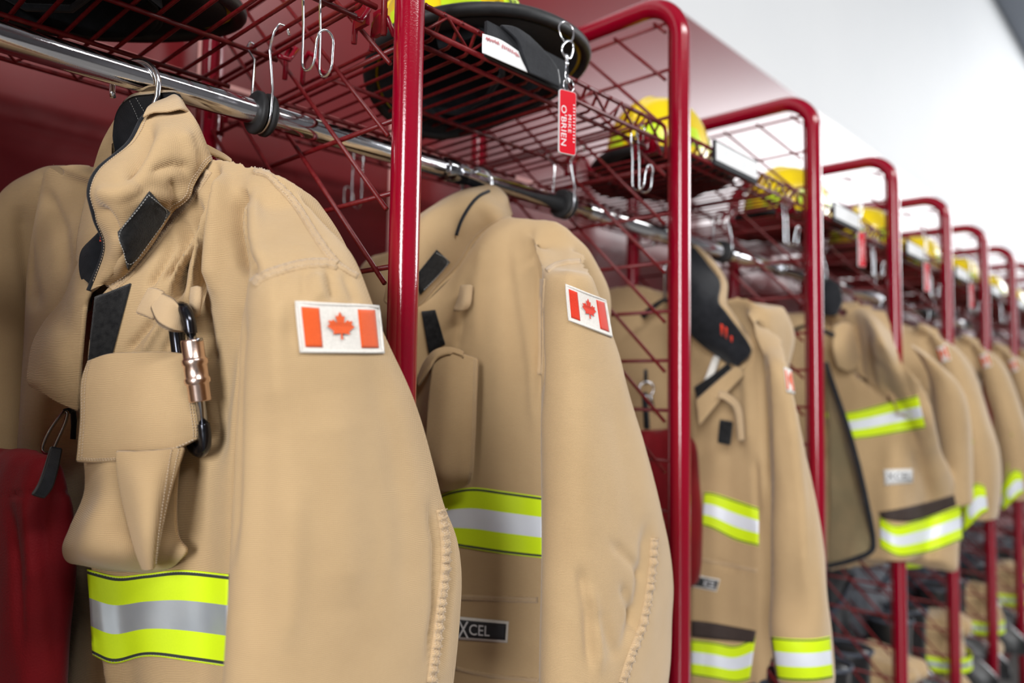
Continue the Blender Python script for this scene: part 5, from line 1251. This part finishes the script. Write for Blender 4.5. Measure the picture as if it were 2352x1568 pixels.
# ------------------------------------------------------------------ key tags
M['tagred'] = mat('red_enamel', (0.62, 0.004, 0.016), 0.25, 0, 0.5, 0.5)
def make_tag(label):
    x, y = .7165, .580; C_ = A(1303, 285, .58); t = thing('key_tag', label, 'key tag', Z3(A(1303, 200, .58)), 'red key tags hanging from the shelves')
    tl, tr, br, bl = [np.array(A(*q)) for q in ((1284, 213, .5835), (1322, 205, .5765), (1321, 348, .5765), (1284, 362, .5835))]
    dn = (bl-tl); dn[2] *= 1; wv_ = tr-tl; L_ = abs(dn[2]); up = np.array([0, 0, 1.0])
    nrm = np.cross(wv_, up); nrm /= np.linalg.norm(nrm)
    if nrm@tl > 0: nrm = -nrm
    W_ = wv_*[1, 1, 0]; top = (tl+tr)/2; Hh = (top[2]-(bl[2]+br[2])/2)
    ol = []; rr = .12; asp = np.linalg.norm(W_)/Hh
    for cx, cy, a0 in ((rr, rr*asp, 180), (1-rr, rr*asp, 270), (1-rr, 1-rr*asp, 0), (rr, 1-rr*asp, 90)):
        for i in range(6):
            a = R(a0+90*i/5); ol.append((cx+rr*math.cos(a), cy+rr*asp*math.sin(a)))
    def pt(u, v, o_): q = top+W_*(u-.5)-up*Hh*v+nrm*o_; return Z3(q)
    n = len(ol); th = .0014
    g = MB(); g.add([pt(u, v, th) for u, v in ol]+[pt(u, v, -th) for u, v in ol], [tuple(range(n)), tuple(range(2*n-1, n-1, -1))]+[(i, n+i, n+(i+1) % n, (i+1) % n) for i in range(n)], False, 0)
    g.build('plate', M['label'], t)
    g = MB(); q = [(.5+(u-.5)*.96, .5+(v-.5)*.985) for u, v in ol]
    g.add([pt(u, v, th+.0003) for u, v in q]+[pt(u, v, th-.0001) for u, v in q], [tuple(range(n))]+[(i, n+i, n+(i+1) % n, (i+1) % n) for i in range(n)], False, 0)
    fc = g.build('enamel_face', M['tagred'], t)
    def lt(txt, u0, u1, v0, v1, sp=1.05):
        V, F, _ = text_mesh(txt, sp); mb = MB()
        mb.add([pt(u0+(u1-u0)*y_, v0+(v1-v0)*x_, th+.0006) for x_, y_ in V], F, False); mb.build('lettering', M['label'], fc)
    # the name reads downwards
    lt("O'BRIEN", .10, .42, .25, .88); lt('MIKE', .52, .70, .38, .66, 1.2)
    g = MB()
    for i in range(9):
        v = .20+.066*i; g.box(pt(.88, v, th+.0005), (.0004, .0004, .0016), None)
    lt('IIIIIIIIIIII', .82, .92, .20, .80, 1.1)
    c_ = A(1306, 196, .58); g = MB(); g.tube(arc(Z3(c_), Vector(W_).normalized()*.0078, Vector((0, 0, .0090)), 0, 2*PI*.98, 28), .0007, 8); g.build('split_ring', M['zinc'], t)
    g = MB()
    g.tube([Z3(A(*q)) for q in ((1304, 172, .58), (1308, 190, .58), (1302, 190, .579), (1298, 172, .58), (1300, 150, .58))], .0011, 8)
    g.lathe([(.0, 0), (.0022, .001), (.0028, .004), (.0018, .008), (.0026, .011), (.0020, .015), (0, .016)], Z3(A(1301, 152, .58)), (0, 0, 1), 16); g.build('swivel', M['zinc'], t)
    g = MB(); g.tube(cr(np.array([Z3(A(*q)) for q in ((1300, 132, .58), (1292, 122, .58), (1291, 108, .58), (1298, 97, .58), (1309, 94, .58), (1316, 102, .58), (1315, 120, .58), (1308, 134, .58), (1302, 130, .58))]), np.linspace(0, 8, 30)), .0014, 8); g.build('snap', M['zinc'], t)
    g = MB(); g.tube(cr(np.array([Z3(A(*q)) for q in ((1296, 96, .58), (1287, 80, .582), (1284, 62, .585), (1292, 50, .588), (1306, 54, .588), (1316, 68, .586), (1317, 84, .583), (1311, 97, .58))]), np.linspace(0, 7, 30)), .0010, 8); g.build('wire_loop', M['zinc'], t)
    return t
tg = make_tag('sharp red name tag with white letters, hanging on a snap chain at the tipped helmet')
for k, lb_ in ((2, 'blurred red key tag under the shelf between the third and fourth posts'), (3, 'blurred red key tag under the shelf between the fourth and fifth posts'), (4, 'blurred red key tag under the shelf between the fifth and sixth posts')):
    c_ = copy_tree(tg); c_.location.x += S*k; c_.location.y += .004; c_['label'] = lb_

# ------------------------------------------------------------------ gear standing at the foot of the far bays
M['bootblack'] = noisy(mat('black_boot_rubber', (0.012, 0.012, 0.013), 0.35, 0, 0.5), 40, 0.5, (0.03, 0.03, 0.03), 0.0004)
M['slate'] = noisy(mat('slate_grey_nylon', (0.055, 0.065, 0.09), 0.7), 20, 0.5, (0.09, 0.10, 0.13), 0.0006)
M['mesh_white'] = noisy(mat('pale_grey_cloth', (0.30, 0.32, 0.36), 0.6), 20, 0.7, (0.10, 0.11, 0.13), 0.0006)
g = MB()
x0, x1 = XP-S, XP+9*S
def base_shelf(X0, X1):
    t = thing('base_shelf', '', 'shelf', ((X0+X1)/2, YP+DEP/2, .16)); g = MB()
    for i in range(18): x = X0+.03+(X1-X0-.06)*i/17; g.tube([(x, YP+.02, .16), (x, YB-.02, .16)], .0026, 6)
    g.build('deck_wires', M['wire'], t); g = MB()
    for y in (YP+.02, YP+.17, YP+.30, YB-.02): g.tube([(X0+.02, y, .155), (X1-.02, y, .155)], .0032, 8)
    g.build('cross_wires', M['wire'], t); return t
bs0 = None
for k in range(0, 10):
    if bs0 is None: q = bs0 = base_shelf(XP-S, XP)
    else: q = copy_tree(bs0); q.location.x += S*k
    q['label'] = 'low red wire shelf near the floor, %s bay from the left' % ordw[k]; q['group'] = 'low wire shelves of the gear rack'
def boot(x, y, z, rz, label):
    t = thing('rubber_boot', label, 'boot', (0, 0, 0), 'rubber boots at the foot of the rack')
    rs = [ring((0.03, 0, .0), (.135, 0, 0), (0, .048, 0)), ring((0.03, 0, .03), (.135, 0, 0), (0, .048, 0)), ring((.03, 0, .06), (.125, 0, .0), (0, .046, 0)), ring((.0, 0, .10), (.09, 0, .012), (0, .048, 0)), ring((-.03, 0, .15), (.062, 0, .0), (0, .052, 0)), ring((-.035, 0, .25), (.062, 0, 0), (0, .056, 0)), ring((-.035, 0, .33), (.066, 0, 0), (0, .06, 0))]
    V, F = loft(rs, 28, 28); g = MB(); g.add(V, F); me = g.mesh('upper'); me.materials.append(M['bootblack']); link('upper', me, t, world=False)
    g = MB(); V, F = loft([ring((.03, 0, -.001), (.140, 0, 0), (0, .052, 0)), ring((.03, 0, .018), (.140, 0, 0), (0, .052, 0))], 28, 2); g.add(V, F, False); me = g.mesh('sole'); me.materials.append(M['rubber']); link('sole', me, t, world=False)
    g = MB(); g.tube([(-.035+.068*math.cos(a), .062*math.sin(a), .33) for a in np.linspace(0, 2*PI, 24, endpoint=False)], .005, 8, closed=True); me = g.mesh('top_binding'); me.materials.append(M['slate']); link('top_binding', me, t, world=False)
    t.location = (x, y, z); t.rotation_euler = (0, 0, rz); return t
def trousers(x, y, label, seed):
    """bunker trousers pushed down round a pair of boots"""
    t = thing('bunker_trousers', label, 'trousers', (x, y, .16), 'bunker trousers slumped over the boots')
    zz = CZ; rs = []
    for z, k in ((.0, .75), (.05, 1.0), (.10, .82), (.15, 1.04), (.20, .86), (.25, 1.0), (.28, .7)):
        rs.append(ring((x+.01*math.sin(seed+z*20), y, .165+z-CZ), (.10*k, 0, 0), (0, .105*k, .0), 16, 2.2))
    c_ = Cloth([loft(rs, 60, 50)], .008, 2); c_.ripple(.018, (.07, .07, .05), seed); c_.ripple(.008, (.03, .03, .03), seed+2)
    c_.build(['waist', 'legs'], lambda f: (f[:, 2] < -.92).astype(int), M['tan'], t)
    g = MB(); n = 40
    for z, mm in ((.13, 'lime'), (.146, 'silver'), (.162, 'lime')):
        g = MB(); V = []
        for i in range(n):
            a = 2*PI*i/n; V += [(x+.112*math.cos(a), y+.117*math.sin(a), .16+z-.008), (x+.112*math.cos(a), y+.117*math.sin(a), .16+z+.008)]
        g.add(V, [(2*i, 2*((i+1) % n), 2*((i+1) % n)+1, 2*i+1) for i in range(n)]); g.build('reflective_band', M[mm], t)
    return t
def duffel(x, y, z, rx, label, m, seed):
    t = thing('duffel_bag', label, 'bag', (x, y, z), 'duffel bags at the foot of the rack'); rs = []
    for q, k in ((-.27, .3), (-.26, .8), (-.2, 1), (0, 1.04), (.2, 1), (.26, .8), (.27, .3)):
        rs.append(ring((x+q*math.sin(rx), y, z-CZ+.29+q), (.15*k, 0, 0), (0, .08*k, 0), 16, 2.5))
    c_ = Cloth([loft(rs, 40, 40)], .009, 2); c_.ripple(.016, (.06, .06, .08), seed)
    c_.build(['sack'], lambda f: np.zeros(len(f), int), m, t)
    for dz, mm in ((.36, 'slate'), (.18, 'black')):
        g = MB(); g.tube([(x-.11, y-.088, z+dz), (x, y-.098, z+dz+.04), (x+.11, y-.088, z+dz+.09)], .010, 8); g.build('strap', M[mm], t)
    return t
for k in range(3, 9):
    Xb = XP+S*(k-1)+S*.5; nm = ordw[k]
    boot(Xb-.19, YP+.13, .167, R(-85), 'left black rubber boot at the foot of the %s bay' % nm)
    boot(Xb+.19, YP+.13, .167, R(-95), 'right black rubber boot at the foot of the %s bay' % nm)
    duffel(Xb+.03*(-1)**k, YP+.345, .17, .12*(-1)**k, '%s duffel bag standing behind the boots of the %s bay' % (('slate grey', 'black', 'pale grey')[k % 3], nm), (M['slate'], M['black'], M['mesh_white'])[k % 3], 50+k)
    trousers(Xb, YP+.13, 'slumped tan bunker trousers with a lime band, foot of the %s bay' % nm, 60+k)
